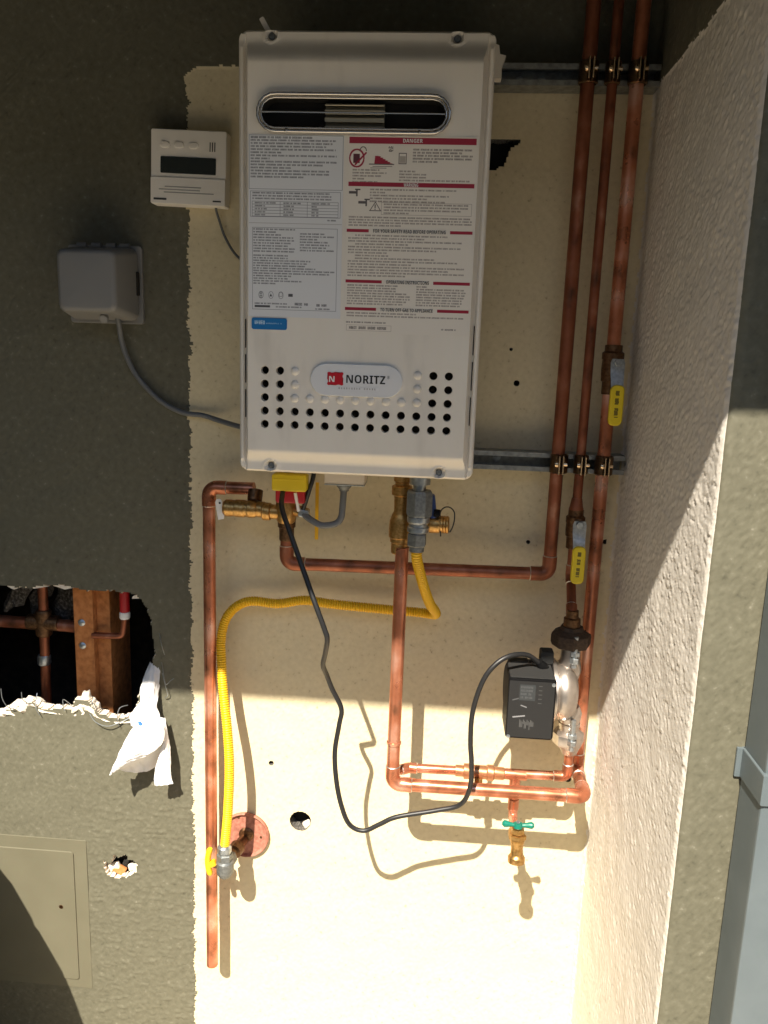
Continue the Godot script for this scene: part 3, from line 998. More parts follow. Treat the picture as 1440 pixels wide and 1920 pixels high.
	# screws
	for s in [Vector2(-.258, 1.9715), Vector2(-.002, 1.9700), Vector2(-.256, 1.3735), Vector2(-.000, 1.3735)]:
		g = Geo.new()
		g.lathe(Vector3(s.x, s.y, .2190), Vector3(0, 0, 1), [[.0048, 0], [.0050, .0006], [.0046, .0018], [.0030, .0028], [.0012, .0030], [.0010, .0020], [.0, .0020]], 14)
		part(o, "screw", g, M.iron)
	# side slots in the groove
	for sx in [.0420, -.2950]:
		for yy in [1.569, 1.518, 1.4665]:
			g = Geo.new()
			g.rbox(Vector3(sx, yy, .2225), Vector3(.0026, .042, .004), .0005, .0012)
			part(o, "side_slot", g, M.dark)
	# bracket tabs over the top
	g = Geo.new()
	g.rbox(Vector3(-.126, Y1 + .0015, .205), Vector3(.028, .007, .004), .0012, .003)
	part(o, "top_tab", g, M.cabinet)
	g = Geo.new()
	g.rbox(Vector3(-.268, 1.986, .214), Vector3(.007, .026, .0016), .0006, .002, Basis(Vector3(0, 0, 1), .55))
	part(o, "top_tab", g, M.cabinet)
	# print and badges
	sheet(o, "rating_label", Vector3(-.2860, 1.5935, .2406), Vector2(.1340, .2465), label_texture())
	sheet(o, "warning_print", Vector3(-.1465, 1.5745, .2406), Vector2(.1790, .2660), warning_texture())
	for t in [["DANGER", 1.8343, .0050, M.white, .027], ["WARNING", 1.7769, .0032, M.white, .020]]:
		words(o, t[0], Vector3(-.0570, t[1], .2409), t[2], t[3], t[4])
	for t in [["FOR YOUR SAFETY READ BEFORE OPERATING", 1.7152, .0036, .102], ["OPERATING INSTRUCTIONS", 1.6463, .0036, .061], ["TO TURN OFF GAS TO APPLIANCE", 1.6080, .0036, .075]]:
		words(o, t[0], Vector3(-.0570, t[1], .2409), t[2], M.ink, t[3])
	g = Geo.new()
	g.rbox(Vector3(-.2555, 1.5835, .2406), Vector3(.052, .0165, .0012), .0004, .003)
	var bs := part(o, "blue_sticker", g, mat(Color(.008, .16, .42), 0.4))
	var bt := Image.create_empty(208, 64, false, Image.FORMAT_RGB8)
	bt.fill(lin(.008, .16, .42))
	for k in 5:
		glyph(bt, 14 + k * 13, 14, 10, 22, lin(.8, .85, .9), 5)
	text_line(bt, 84, 26, 106, 8, lin(.30, .45, .65), 9)
	sheet(bs, "sticker_print", Vector3(-.2800, 1.5762, .2414), Vector2(.049, .0148), bt)
	g = Geo.new()
	var bl := []
	for lv in [[.0, 0.0], [.0, .0022], [.0008, .0032]]:
		var l := PackedVector3Array()
		for a in 40:
			var st := stadium(TAU * (a + .5) / 40, .0655 - .0215 - lv[0], .0235 - lv[0])
			l.append(Vector3(-.1265 + st.x * (.0655 - .0215 + .0235) / .0675, 1.5065 + st.y, .2400 + lv[1]))
		bl.append(l)
	g.loft(bl)
	var badge := part(o, "badge", g, mat(Color(.72, .72, .72), 0.25))
	words(badge, "NORITZ", Vector3(-.1130, 1.5083, .2433), .0118, mat(Color(.02, .02, .02), 0.4), .0570)
	words(badge, "®", Vector3(-.0795, 1.5125, .2433), .0030, mat(Color(.2, .2, .2), 0.5), .0035)
	var tag := Image.create_empty(240, 18, false, Image.FORMAT_RGB8)
	tag.fill(lin(.72, .72, .72))
	for k in 15:
		if k != 9: glyph(tag, 4 + k * 15, 3, 8, 11, lin(.33, .31, .29), 0)
	sheet(badge, "tag_line", Vector3(-.1530, 1.4925, .2434), Vector2(.0600, .0045), tag)
	# red mark: four rounded lobes with a white letter
	g = Geo.new()
	var mk := PackedVector2Array()
	for a in 96:
		# a square with three scallops on each side
		var an := TAU * a / 96
		var sq := maxf(absf(cos(an)), absf(sin(an)))
		var e := Vector2(cos(an), sin(an)) / sq
		var along := e.y if absf(e.x) > absf(e.y) else e.x
		mk.append(Vector2(-.1570, 1.5083) + Vector2(e.x * .0118, e.y * .0095) * (.94 + .07 * cos(along * TAU * 1.25)))
	g.extrude(mk, .2431, .2437)
	var mark := part(badge, "red_mark", g, mat(Color(.50, .008, .02), 0.35))
	words(mark, "N", Vector3(-.1622, 1.5075, .2438), .0085, M.white, .0080)
	# torn scrap of packing between cabinet and strut
	g = Geo.new()
	g.extrude(PackedVector2Array([Vector2(.047, 1.957), Vector2(.066, 1.957), Vector2(.0655, 1.973), Vector2(.071, 1.988), Vector2(.062, 1.990), Vector2(.060, 2.002), Vector2(.054, 2.004), Vector2(.047, 2.0)]), .085, .105)
	lone("foam_scrap", g, M.cover, "torn beige packing scrap stuck beside the top right corner of the heater", "packing", "", 25.0)

func stadium(an: float, half: float, r: float) -> Vector2:
	# point of a stadium outline: straight half length, end radius; an runs evenly along the outline
	var per := 4 * half + TAU * r
	var s := fposmod(an / TAU, 1.0) * per
	if s < PI * r / 2: return Vector2(half + r * cos(s / r), r * sin(s / r))
	s -= PI * r / 2
	if s < 2 * half: return Vector2(half - s, r)
	s -= 2 * half
	if s < PI * r: return Vector2(-half - r * sin(s / r), r * cos(s / r))
	s -= PI * r
	if s < 2 * half: return Vector2(-half + s, -r)
	s -= 2 * half
	return Vector2(half + r * sin(s / r), -r * cos(s / r))

func words(parent: Node, s: String, at: Vector3, height: float, m: Material, width: float) -> void:
	var t := TextMesh.new()
	var f := SystemFont.new()
	f.font_names = PackedStringArray(["Droid Sans"])
	f.font_weight = 700
	t.font = f
	t.text = s
	t.font_size = 64
	t.pixel_size = height / 46.7
	t.depth = .0003
	t.curve_step = 1.0
	var o := put(parent, "lettering", t, m, at)
	o.scale = Vector3(width / maxf(t.get_aabb().size.x, .0001), 1, 1)

func sheet(parent: Node, called: String, corner: Vector3, size: Vector2, img: Image) -> void:
	var g := Geo.new()
	g.uv_quad(corner, corner + Vector3(size.x, 0, 0), corner + Vector3(size.x, size.y, 0), corner + Vector3(0, size.y, 0))
	var m := StandardMaterial3D.new()
	img.generate_mipmaps()
	m.albedo_texture = ImageTexture.create_from_image(img)
	m.roughness = .45
	part(parent, called, g, m)

func glyph(im: Image, x: int, y: int, w: int, h: int, c: Color, kind: int) -> void:
	# strokes of one small letter
	var t := maxi(1, w / 4)
	var bg := im.get_pixel(x, y + h / 2)
	im.fill_rect(Rect2i(x, y, w, h), bg.lerp(c, .38))
	if rng.randf() < .75: im.fill_rect(Rect2i(x, y, t, h), c)
	if rng.randf() < .5: im.fill_rect(Rect2i(x + w - t, y, t, h), c)
	if rng.randf() < .55: im.fill_rect(Rect2i(x, y, w, t), c)
	if rng.randf() < .5: im.fill_rect(Rect2i(x, y + h / 2, w, t), c)
	if rng.randf() < .55: im.fill_rect(Rect2i(x, y + h - t, w, t), c)

func text_line(im: Image, x: int, y: int, w: int, h: int, c: Color, cw := 5) -> void:
	var at := x
	while at < x + w - cw:
		var n := rng.randi_range(2, 9)
		for k in n:
			if at > x + w - cw: break
			glyph(im, at, y, cw - 1, h, c, 0)
			at += cw
		at += cw

func frame_rect(im: Image, x: int, y: int, w: int, h: int, c: Color, t := 2) -> void:
	im.fill_rect(Rect2i(x, y, w, t), c); im.fill_rect(Rect2i(x, y + h - t, w, t), c)
	im.fill_rect(Rect2i(x, y, t, h), c); im.fill_rect(Rect2i(x + w - t, y, t, h), c)

func label_texture() -> Image:
	var w := 536; var h := 986
	var im := Image.create_empty(w, h, false, Image.FORMAT_RGB8)
	im.fill(lin(.70, .70, .70))
	var k := lin(.07, .07, .075); var g := lin(.14, .14, .15)
	frame_rect(im, 3, 3, w - 6, int(h * .29), g)
	var ln := [.70, .95, .93, .85, .96, .35, .97, .22, .97, .82, .47, .88, .88, .60]
	for i in ln.size():
		text_line(im, 12, 10 + i * 16, int(ln[i] * (w - 30)), 9 if i else 11, k, 6)
	frame_rect(im, 10, int(h * .303), w - 22, int(h * .14), g)
	for i in 3: text_line(im, 22, int(h * .309) + i * 15, int((w - 60) * [.93, .95, .95][i]), 8, k, 5)
	for i in 6:
		im.fill_rect(Rect2i(20, int(h * .357) + i * 16, w - 44, 2), g)
		if i < 5:
			text_line(im, 36, int(h * .357) + 5 + i * 16, 70 if i else 130, 8, k, 5)
			text_line(im, 200, int(h * .357) + 5 + i * 16, 100 if i == 0 else 60, 8, k, 5)
			text_line(im, 360, int(h * .357) + 5 + i * 16, 110 if i == 0 else 40, 8, k, 5)
	for x in [20, 180, 335, w - 26]: im.fill_rect(Rect2i(x, int(h * .357), 2, 82), g)
	text_line(im, 450, int(h * .452), 60, 8, k, 5)
	im.fill_rect(Rect2i(3, int(h * .475), w - 6, 3), lin(.42, .40, .38))
	frame_rect(im, 22, int(h * .500), w - 48, int(h * .46), g)
	for i in 9: text_line(im, 28, int(h * .507) + i * 15, [240, 130, 160, 230, 235, 220, 210, 240, 235][i], 8, k, 5)
	for i in 7: text_line(im, 296, int(h * .528) + i * 15, [140, 195, 100, 170, 170, 150, 200][i], 8, k, 5)
	for i in 14: text_line(im, 28, int(h * .652) + i * 14, [210, 200, 330, 310, 300, 360, 470, 440, 220, 200, 280, 130, 60, 40][i] if i < 12 else 0, 8, k, 5)
	# approval marks
	for i in 4:
		var cx := 72 + i * 58; var cy := int(h * .876)
		for a in 120:
			var an := TAU * a / 120
			var rr := 20.0
			if i == 3: break
			im.fill_rect(Rect2i(cx + int(cos(an) * rr * .7), cy + int(sin(an) * rr), 2, 2), g)
		if i == 0:
			for b in 4: im.fill_rect(Rect2i(cx - 8, cy - 15 + b * 9, 16, 4), k)
		elif i == 1:
			for b in 16: im.fill_rect(Rect2i(cx - b / 2, cy - 8 + b, maxi(1, b), 2), k)
		elif i == 2:
			frame_rect(im, cx - 10, cy - 14, 20, 22, k)
		else:
			im.fill_rect(Rect2i(cx - 14, cy - 8, 26, 16), k)
	text_line(im, 36, int(h * .921), 200, 8, k, 5)
	im.fill_rect(Rect2i(36, int(h * .936), 90, 12), k)
	text_line(im, 160, int(h * .939), 150, 8, k, 5)
	text_line(im, 270, int(h * .917), 88, 14, k, 11)
	text_line(im, 396, int(h * .921), 76, 13, k, 10)
	text_line(im, 390, int(h * .945), 84, 8, k, 6)
	return im

func warning_texture() -> Image:
	var w := 716; var h := 1024
	var im := Image.create_empty(w, h, false, Image.FORMAT_RGB8)
	im.fill(lin(.775, .715, .62))
	var k := lin(.11, .09, .08); var r := lin(.32, .012, .032); var g := lin(.16, .13, .11)
	var s := func(v): return int(v * h)
	im.fill_rect(Rect2i(8, 8, w - 16, 32), r)
	# no petrol can: ring, can and hose
	for a in 240:
		var an := TAU * a / 240
		im.fill_rect(Rect2i(48 + int(cos(an) * 40), 110 + int(sin(an) * 44), 7, 7), r)
	im.fill_rect(Rect2i(32, 92, 36, 46), lin(.10, .02, .03))
	for a in 60:
		im.fill_rect(Rect2i(40 + a, 142 - a, 7, 7), r)
	for a in 60:
		var an := PI * a / 59
		im.fill_rect(Rect2i(84 + int(-cos(an) * 18), 74 - int(sin(an) * 20), 4, 4), k)
	# fire over spilled vapour
	for a in 40:
		im.fill_rect(Rect2i(150 + int(a * .1), 140 - a, maxi(4, 100 - a * 2 + int(sin(a * .9) * 6)), 2), r)
	im.fill_rect(Rect2i(120, 140, 140, 5), k)
	im.fill_rect(Rect2i(140, 152, 110, 3), g); im.fill_rect(Rect2i(128, 160, 90, 3), g)
	for a in 30: im.fill_rect(Rect2i(226 + rng.randi_range(0, 24), 52 + rng.randi_range(0, 24), 5, 3), k)
	frame_rect(im, 284, 84, 44, 56, k, 4)
	im.fill_rect(Rect2i(290, 100, 32, 34), lin(.42, .37, .31))
	for i in 5: text_line(im, 362, 62 + i * 15, [330, 270, 330, 330, 140][i], 9, k, 6)
	for i in 5: text_line(im, 30, 160 + i * 15 + 8, [150, 190, 160, 70, 140][i], 8, g, 5)
	for i in 4: text_line(im, 290, 172 + i * 15, [90, 150, 150, 400][i], 8, g, 5)
	im.fill_rect(Rect2i(8, s.call(.228), w - 16, 22), r)
	# two taps
	for q in [Vector2i(12, 268), Vector2i(66, 318)]:
		im.fill_rect(Rect2i(q.x, q.y + 12, 44, 13), k)
		im.fill_rect(Rect2i(q.x + 40, q.y, 9, 38), k)
		im.fill_rect(Rect2i(q.x + 34, q.y, 30, 7), k)
	for i in 5: text_line(im, 130, 266 + i * 15, [480, 90, 440, 330, 420][i], 8, g, 5)
	# warning triangle
	for a in 46:
		im.fill_rect(Rect2i(160 - int(a * .68), 332 + a, 4, 2), k); im.fill_rect(Rect2i(160 + int(a * .68), 332 + a, 4, 2), k)
	im.fill_rect(Rect2i(128, 376, 68, 4), k); im.fill_rect(Rect2i(158, 346, 6, 18), k); im.fill_rect(Rect2i(158, 368, 6, 5), k)
	for i in 4: text_line(im, 210, 340 + i * 15, [470, 480, 440, 150][i], 8, g, 5)
	frame_rect(im, 196, 334, w - 212, 64, lin(.36, .31, .26), 2)
	for i in 4: text_line(im, 14, 408 + i * 14, [690, 690, 690, 300][i], 8, g, 5)
	for b in [[.463, .175], [.722, .29], [.866, .25]]:
		im.fill_rect(Rect2i(4, s.call(b[0]), int(b[1] * w), 16), r)
		im.fill_rect(Rect2i(int((1.0 - b[1]) * w) - 4, s.call(b[0]), int(b[1] * w), 16), r)
	for i in 15: text_line(im, 14 + (40 if i in [0, 3, 7, 8] else 0), 502 + i * 15, [520, 430, 640, 300, 640, 500, 220, 190, 450, 620, 360, 660, 580, 660, 330][i], 8, g, 5)
	for i in 8:
		text_line(im, 14, 764 + i * 14, [290, 280, 280, 340, 360, 360, 350, 320][i], 8, g, 5)
		text_line(im, 410, 764 + i * 14, [60, 270, 280, 280, 270, 270, 260, 250][i], 8, g, 5)
	for i in 2: text_line(im, 14, 912 + i * 15, [400, 670][i], 8, g, 5)
	text_line(im, 12, 962, 230, 8, k, 5)
	frame_rect(im, 14, 980, 260, 32, lin(.44, .38, .32), 2)
	text_line(im, 30, 988, 220, 15, k, 9)
	text_line(im, 560, 988, 90, 9, k, 7)
	return im

# ---------------------------------------------------------------- boxes on the wall
func wall_boxes() -> void:
	var o := thing("wall_controller", "beige square wall controller with dark display beside the heater", "controller", Vector3(-.439, 1.779, 0))
	var bs := Basis(Vector3(0, 0, 1), -.028)
	var c := Vector3(-.4393, 1.8385, 0)
	var g := Geo.new()
	g.rbox(c + Vector3(0, 0, .014), Vector3(.128, .118, .028), .0022, .003, bs)
	part(o, "body", g, M.controller)
	g = Geo.new()
	g.rbox(c + bs * Vector3(0, -.0375, .0288), Vector3(.127, .042, .0026), .0010, .002, bs)
	var door := part(o, "door", g, M.controller)
	for l in [[-.008, -.0315, .062], [-.014, -.036, .07], [.002, -.0405, .085]]:
		g = Geo.new()
		g.rbox(c + bs * Vector3(l[0], l[1], .0303), Vector3(l[2], .0016, .0004), .0001, .0003, bs)
		part(door, "printed_line", g, mat(Color(.34, .33, .31)))
	g = Geo.new()
	g.rbox(c + bs * Vector3(-.047, -.0515, .0303), Vector3(.022, .0032, .0004), .0001, .0005, bs)
	part(door, "printed_mark", g, M.ink)
	g = Geo.new()
	g.rbox(c + bs * Vector3(.050, -.0515, .0303), Vector3(.014, .0024, .0004), .0001, .0005, bs)
	part(door, "printed_mark", g, M.ink)
	g = Geo.new()
	g.rbox(c + bs * Vector3(.0, .0030, .0284), Vector3(.094, .026, .002), .0006, .0015, bs)
	part(o, "display", g, M.glass_dark)
	for x in [-.040, -.016, .009]:
		g = Geo.new()
		g.rbox(c + bs * Vector3(x, .0345, .0285), Vector3(.016, .010, .0030), .0012, .0046, bs)
		part(o, "button", g, M.controller)
	for x in [.0365, .0405, .0445]:
		g = Geo.new()
		g.rbox(c + bs * Vector3(x, .0335, .0283), Vector3(.0015, .0145, .0008), .0002, .0004, bs)
		part(o, "speaker_slot", g, M.dark)
	# outlet box with a cover that tapers to the front
	o = thing("outlet_box", "grey weatherproof outlet box cover on the olive wall, left of the heater", "outlet box", Vector3(-.595, 1.583, 0))
	g = Geo.new()
	g.rbox(Vector3(-.595, 1.648, .005), Vector3(.132, .132, .010), .002, .006)
	part(o, "base_plate", g, M.box_grey)
	g = Geo.new()
	g.rbox(Vector3(-.595, 1.648, .0505), Vector3(.124, .124, .079), .008, .012, Basis(), Vector2(.80, .80))
	part(o, "cover", g, M.box_grey)
	g = Geo.new()
	g.rbox(Vector3(-.5355, 1.650, .018), Vector3(.006, .040, .012), .002, .002)
	part(o, "latch", g, M.dark)
	g = Geo.new()
	g.lathe(Vector3(-.577, 1.590, .062), Vector3(0, -.5, 1), [[.0075, 0], [.008, .002], [.007, .006], [.0, .007]], 14)
	part(o, "knob", g, M.box_grey)
	for x in [-.632, -.606, -.580, -.556]:
		g = Geo.new()
		g.lathe(Vector3(x - .008, 1.712, .016), Vector3.RIGHT, [[.005, 0], [.005, .016], [.0, .0161]], 10)
		part(o, "hinge_knuckle", g, M.box_grey)
	# galvanised junction plate under the heater with its conduit
	o = thing("conduit_stub", "grey conduit bending down from a plate under the heater towards the hot valve", "conduit", Vector3(-.155, 1.26, .12))
	g = Geo.new()
	g.rbox(Vector3(-.152, 1.350, .12), Vector3(.066, .030, .050), .002, .003)
	part(o, "junction_box", g, M.cabinet)
	g = Geo.new()
	g.rbox(Vector3(-.152, 1.3350, .12), Vector3(.066, .0020, .052), .0005, .001)
	part(o, "lid", g, M.zinc)
	g = Geo.new()
	g.lathe(Vector3(-.155, 1.334, .12), Vector3.DOWN, [[.0125, 0], [.0125, .005], [.008, .010], [.008, .013]], 14)
	part(o, "connector", g, M.iron)
	g = Geo.new()
	g.tube(spline([Vector3(-.155, 1.331, .12), Vector3(-.157, 1.294, .12), Vector3(-.159, 1.276, .12), Vector3(-.168, 1.265, .12), Vector3(-.190, 1.261, .12), Vector3(-.208, 1.267, .115), Vector3(-.228, 1.278, .105)], 6), .0056, 12)
	part(o, "conduit", g, M.grey_cable)

# ---------------------------------------------------------------- copper pipes
func run(o: Node3D, pts: Array, r: float, bends, m: Material, sleeves := true) -> void:
	# one pipe with solder elbows at its corners
	var path := fillet(pts, bends)
	var g := Geo.new()
	g.tube(path, r, 20)
	part(o, "pipe", g, m, 50.0)
	if not sleeves: return
	for i in range(1, pts.size() - 1):
		var bend: float = bends[i - 1] if bends is Array else bends
		var a: Vector3 = (pts[i - 1] - pts[i]).normalized()
		var b: Vector3 = (pts[i + 1] - pts[i]).normalized()
		var d := bend / tan(a.angle_to(b) / 2) + r * 1.55
		var e := fillet([pts[i] + a * d, pts[i], pts[i] + b * d], bend)
		g = Geo.new()
		g.tube(e, r + .0014, 20)
		var el := part(o, "elbow", g, m, 50.0)
		for q in [[pts[i] + a * d, a], [pts[i] + b * d, b]]:
			g = Geo.new()
			g.lathe(q[0] - q[1] * .0004, q[1], [[r + .0012, 0], [r + .0016, .0006], [r + .0004, .0018]], 18)
			part(el, "solder_ring", g, M.solder)

func pipes() -> void:
	# relief drain at the left edge of the cream patch
	var o := thing("drain_pipe", "upright copper drain pipe at the left edge of the cream patch", "pipe", Vector3(-.405, .333, .05))
	run(o, [Vector3(-.407, .333, .048), Vector3(-.404, 1.304, .048), Vector3(-.322, 1.306, .052)], .0111, .016, M.copper)
	# hot line
	o = thing("hot_water_pipe", "left thick copper pipe that turns below the heater to the hot valve", "pipe", Vector3(.2, 1.17, .055))
	run(o, [Vector3(-.259, 1.235, .075), Vector3(-.2585, 1.1795, .075), Vector3(.1985, 1.1795, .056), Vector3(.2035, 2.72, .056)], .0111, .015, M.copper_dull)
	# recirculation line: strut to valve, set-off, pump
	o = thing("recirculation_pipe", "thin middle copper pipe that runs down through the pump to a level return branch", "pipe", Vector3(.24, 1.2, .055))
	run(o, [Vector3(.2405, 2.72, .056), Vector3(.2365, 1.180, .056), Vector3(.2335, 1.128, .112), Vector3(.2345, 1.100, .115)], .0080, [.012, .012], M.copper_dull)
	var g := Geo.new()
	g.lathe(Vector3(.2365, 1.316, .056), Vector3.DOWN, [[.0085, 0], [.0092, .002], [.0115, .016], [.0125, .018], [.0125, .026]], 16)
	part(o, "reducer", g, M.copper_dull)
	g = Geo.new()
	g.lathe(Vector3(.2345, 1.135, .115), Vector3.DOWN, [[.0098, 0], [.0105, .012], [.0140, .014], [.0145, .028], [.0165, .030], [.0165, .044]], 16)
	part(o, "adapter", g, M.brass_dark)
	var low := [Vector3(.2480, .888, .115), Vector3(.2480, .832, .115), Vector3(-.030, .828, .115), Vector3(-.050, .828, .130)]
	run(o, low, .0080, [.011, .008], M.copper)
	g = Geo.new()
	g.lathe(Vector3(.0675, .829, .115), Vector3.RIGHT, [[.0095, -.014], [.0100, -.012], [.0100, .0], [.0135, .001], [.0135, .012], [.0120, .014], [.0120, .040], [.0140, .042], [.0140, .052], [.0110, .054], [.0110, .070], [.0095, .072]], 16)
	var ck := part(o, "check_valve", g, mat(Color(.50, .24, .12), 0.36, 0.7))
	g = Geo.new()
	g.hexn(Vector3(.094, .822, .124), Vector3(0, -.8, .3), .008, .012)
	part(ck, "plug", g, M.brass)
	g = Geo.new()
	g.lathe(Vector3(.140, .829, .115), Vector3.RIGHT, [[.0092, 0], [.0096, .002], [.0096, .036], [.0092, .038]], 16)
	g.lathe(Vector3(.1585, .829, .115), Vector3.DOWN, [[.0092, 0], [.0096, .004], [.0096, .022], [.0092, .024]], 16)
	part(o, "tee", g, M.copper)
	# cold supply: down the wall, out, along the bottom and up to the heater
	o = thing("cold_water_pipe", "right thick copper pipe turning out at the bottom and back up to the cold valve", "pipe", Vector3(.277, .81, .06))
	run(o, [Vector3(.2768, 2.72, .056), Vector3(.2745, .8175, .056), Vector3(.2735, .8165, .151), Vector3(-.0555, .8150, .150), Vector3(-.0545, 1.235, .140)], .0111, [.013, .014, .016], M.copper)
	g = Geo.new()
	g.lathe(Vector3(-.0553, .8900, .1495), Vector3.UP, [[.0120, 0], [.0126, .001], [.0126, .004], [.0112, .005]], 18)
	part(o, "coupling", g, M.copper)
	# hose bibb below the return branch
	o = thing("hose_bibb", "brass hose bibb with green tee handle below the copper return pipe", "tap", Vector3(.159, .71, .2))
	g = Geo.new()
	g.tube(fillet([Vector3(.1585, .815, .115), Vector3(.1590, .748, .115), Vector3(.1590, .748, .160)], .011), .0080, 16)
	part(o, "drop_pipe", g, M.copper)
	g = Geo.new()
	g.lathe(Vector3(.1587, .783, .115), Vector3.DOWN, [[.0092, 0], [.0096, .001], [.0096, .020], [.0092, .021]], 16)
	part(o, "coupling", g, M.copper)
	var ax := Vector3(0, 1, -.16).normalized()       # spindle axis, top leaning back to the wall
	var b0 := Vector3(.1595, .718, .203)
	g = Geo.new()
	g.lathe(b0, ax, [[.0105, .004], [.0105, .0], [.0138, .0], [.0142, .003], [.0142, .009], [.0128, .011], [.0105, .014], [.0098, .024], [.0112, .033], [.0125, .038], [.0125, .040]], 20)
	g.lathe(Vector3(.1592, .748, .160), Vector3(0, 0, 1), [[.0115, 0], [.0122, .002], [.0122, .016], [.0095, .018], [.0095, .040]], 16)
	part(o, "body", g, M.brass, 35.0)
	g = Geo.new()
	g.lathe(b0 - ax * .0001, ax, [[.0, .0016], [.0104, .0016], [.0104, .0022]], 16)
	part(o, "outlet", g, M.dark)
	g = Geo.new()
	g.hexn(b0 + ax * .040, ax, .0148, .008, .2)
	g.hexn(b0 + ax * .0485, ax, .0118, .008, .0)
	g.lathe(b0 + ax * .0565, ax, [[.0045, 0], [.0045, .010], [.0, .0101]], 12)
	part(o, "bonnet", g, M.brass, 30.0)
	g = Geo.new()
	var hc := b0 + ax * .0625
	var hp := PackedVector3Array(); var hr := PackedFloat32Array()
	for k in 17:
		var f := k / 8.0 - 1.0
		hp.append(hc + Vector3(f * .0265, .0022 * absf(f), 0))
		hr.append(.0036 + .0022 * smoothstep(.35, .85, absf(f)) - (.003 if absf(f) > .98 else 0.0))
	g.tube(hp, hr, 14)
	g.lathe(hc - ax * .004, ax, [[.0075, 0], [.0075, .008], [.0, .0085]], 14)
	part(o, "handle", g, M.green)
	g = Geo.new()
	g.lathe(hc + ax * .0042 + Vector3(0, 0, .0), (ax + Vector3(0, 0, .4)).normalized(), [[.0034, 0], [.0034, .003], [.0, .0038]], 10)
	part(o, "handle_screw", g, M.zinc)

# ---------------------------------------------------------------- valves
func ball_valve(called: String, label: String, c: Vector3, r: float, h: float) -> void:
	var o := thing(called, label, "valve", c + Vector3(0, -h / 2, 0), "yellow handled ball valves on the copper risers")
	var g := Geo.new()
	g.lathe(c + Vector3(0, h / 2, 0), Vector3.DOWN, [[r * .82, 0], [r * .86, .001], [r * .86, .010], [r * 1.08, .013], [r * 1.08, .022], [r, .024], [r * 1.05, h * .5], [r, h - .022], [r * .86, h - .02], [r * .86, h - .001], [r * .82, h]], 18)
	part(o, "body", g, M.brass_dark)
	g = Geo.new()
	g.lathe(c + Vector3(.004, .012, r * .8), Vector3(0, 0, 1), [[.0085, 0], [.0085, .007], [.006, .008], [.006, .013], [.0, .0132]], 14)
	part(o, "stem", g, M.brass_dark)
	var z := c.z + r * .8 + .009
	# bent steel lever, its lower part in a vinyl grip
	g = Geo.new()
	var lev := PackedVector3Array(); var prof := [[.012, .009, 0.0], [.006, .0112, 0.0], [-.010, .0108, .001], [-.022, .0100, .006], [-.034, .0095, .009], [-.06, .0095, .009]]
	var loops := []
	for q in prof:
		var cc := c + Vector3(.004, .012 + q[0] - .006, 0)
		cc.z = z + q[2]
		loops.append(PackedVector3Array([cc + Vector3(-q[1], 0, 0), cc + Vector3(-q[1], 0, .0025), cc + Vector3(q[1], 0, .0025), cc + Vector3(q[1], 0, 0)]))
	g.loft(loops)
	part(o, "lever", g, M.zinc, 30.0)
	g = Geo.new()
	g.hexn(c + Vector3(.004, .012, z - c.z + .0025), Vector3(0, 0, 1), .0065, .005)
	part(o, "nut", g, M.zinc, 30.0)
	g = Geo.new()
	var gc := c + Vector3(.0050, -.0560, z - c.z + .0100)
	g.rbox(gc, Vector3(.0225, .066, .0095), .0030, .0085)
	var grip := part(o, "grip", g, M.yellow_grip)
	var im := Image.create_empty(48, 160, false, Image.FORMAT_RGB8)
	im.fill(M.yellow_grip.albedo_color)
	var ink := lin(.16, .12, .01)
	for blk in [[8, 12, 5], [44, 30, 7], [92, 12, 4], [112, 16, 4], [136, 6, 1]]:
		for k in blk[2]:
			glyph(im, 12 + rng.randi_range(0, 3), blk[0] + k * 4, 20, 4, ink, 1)
	sheet(grip, "grip_print", gc + Vector3(-.0070, -.026, .0049), Vector2(.0140, .052), im)

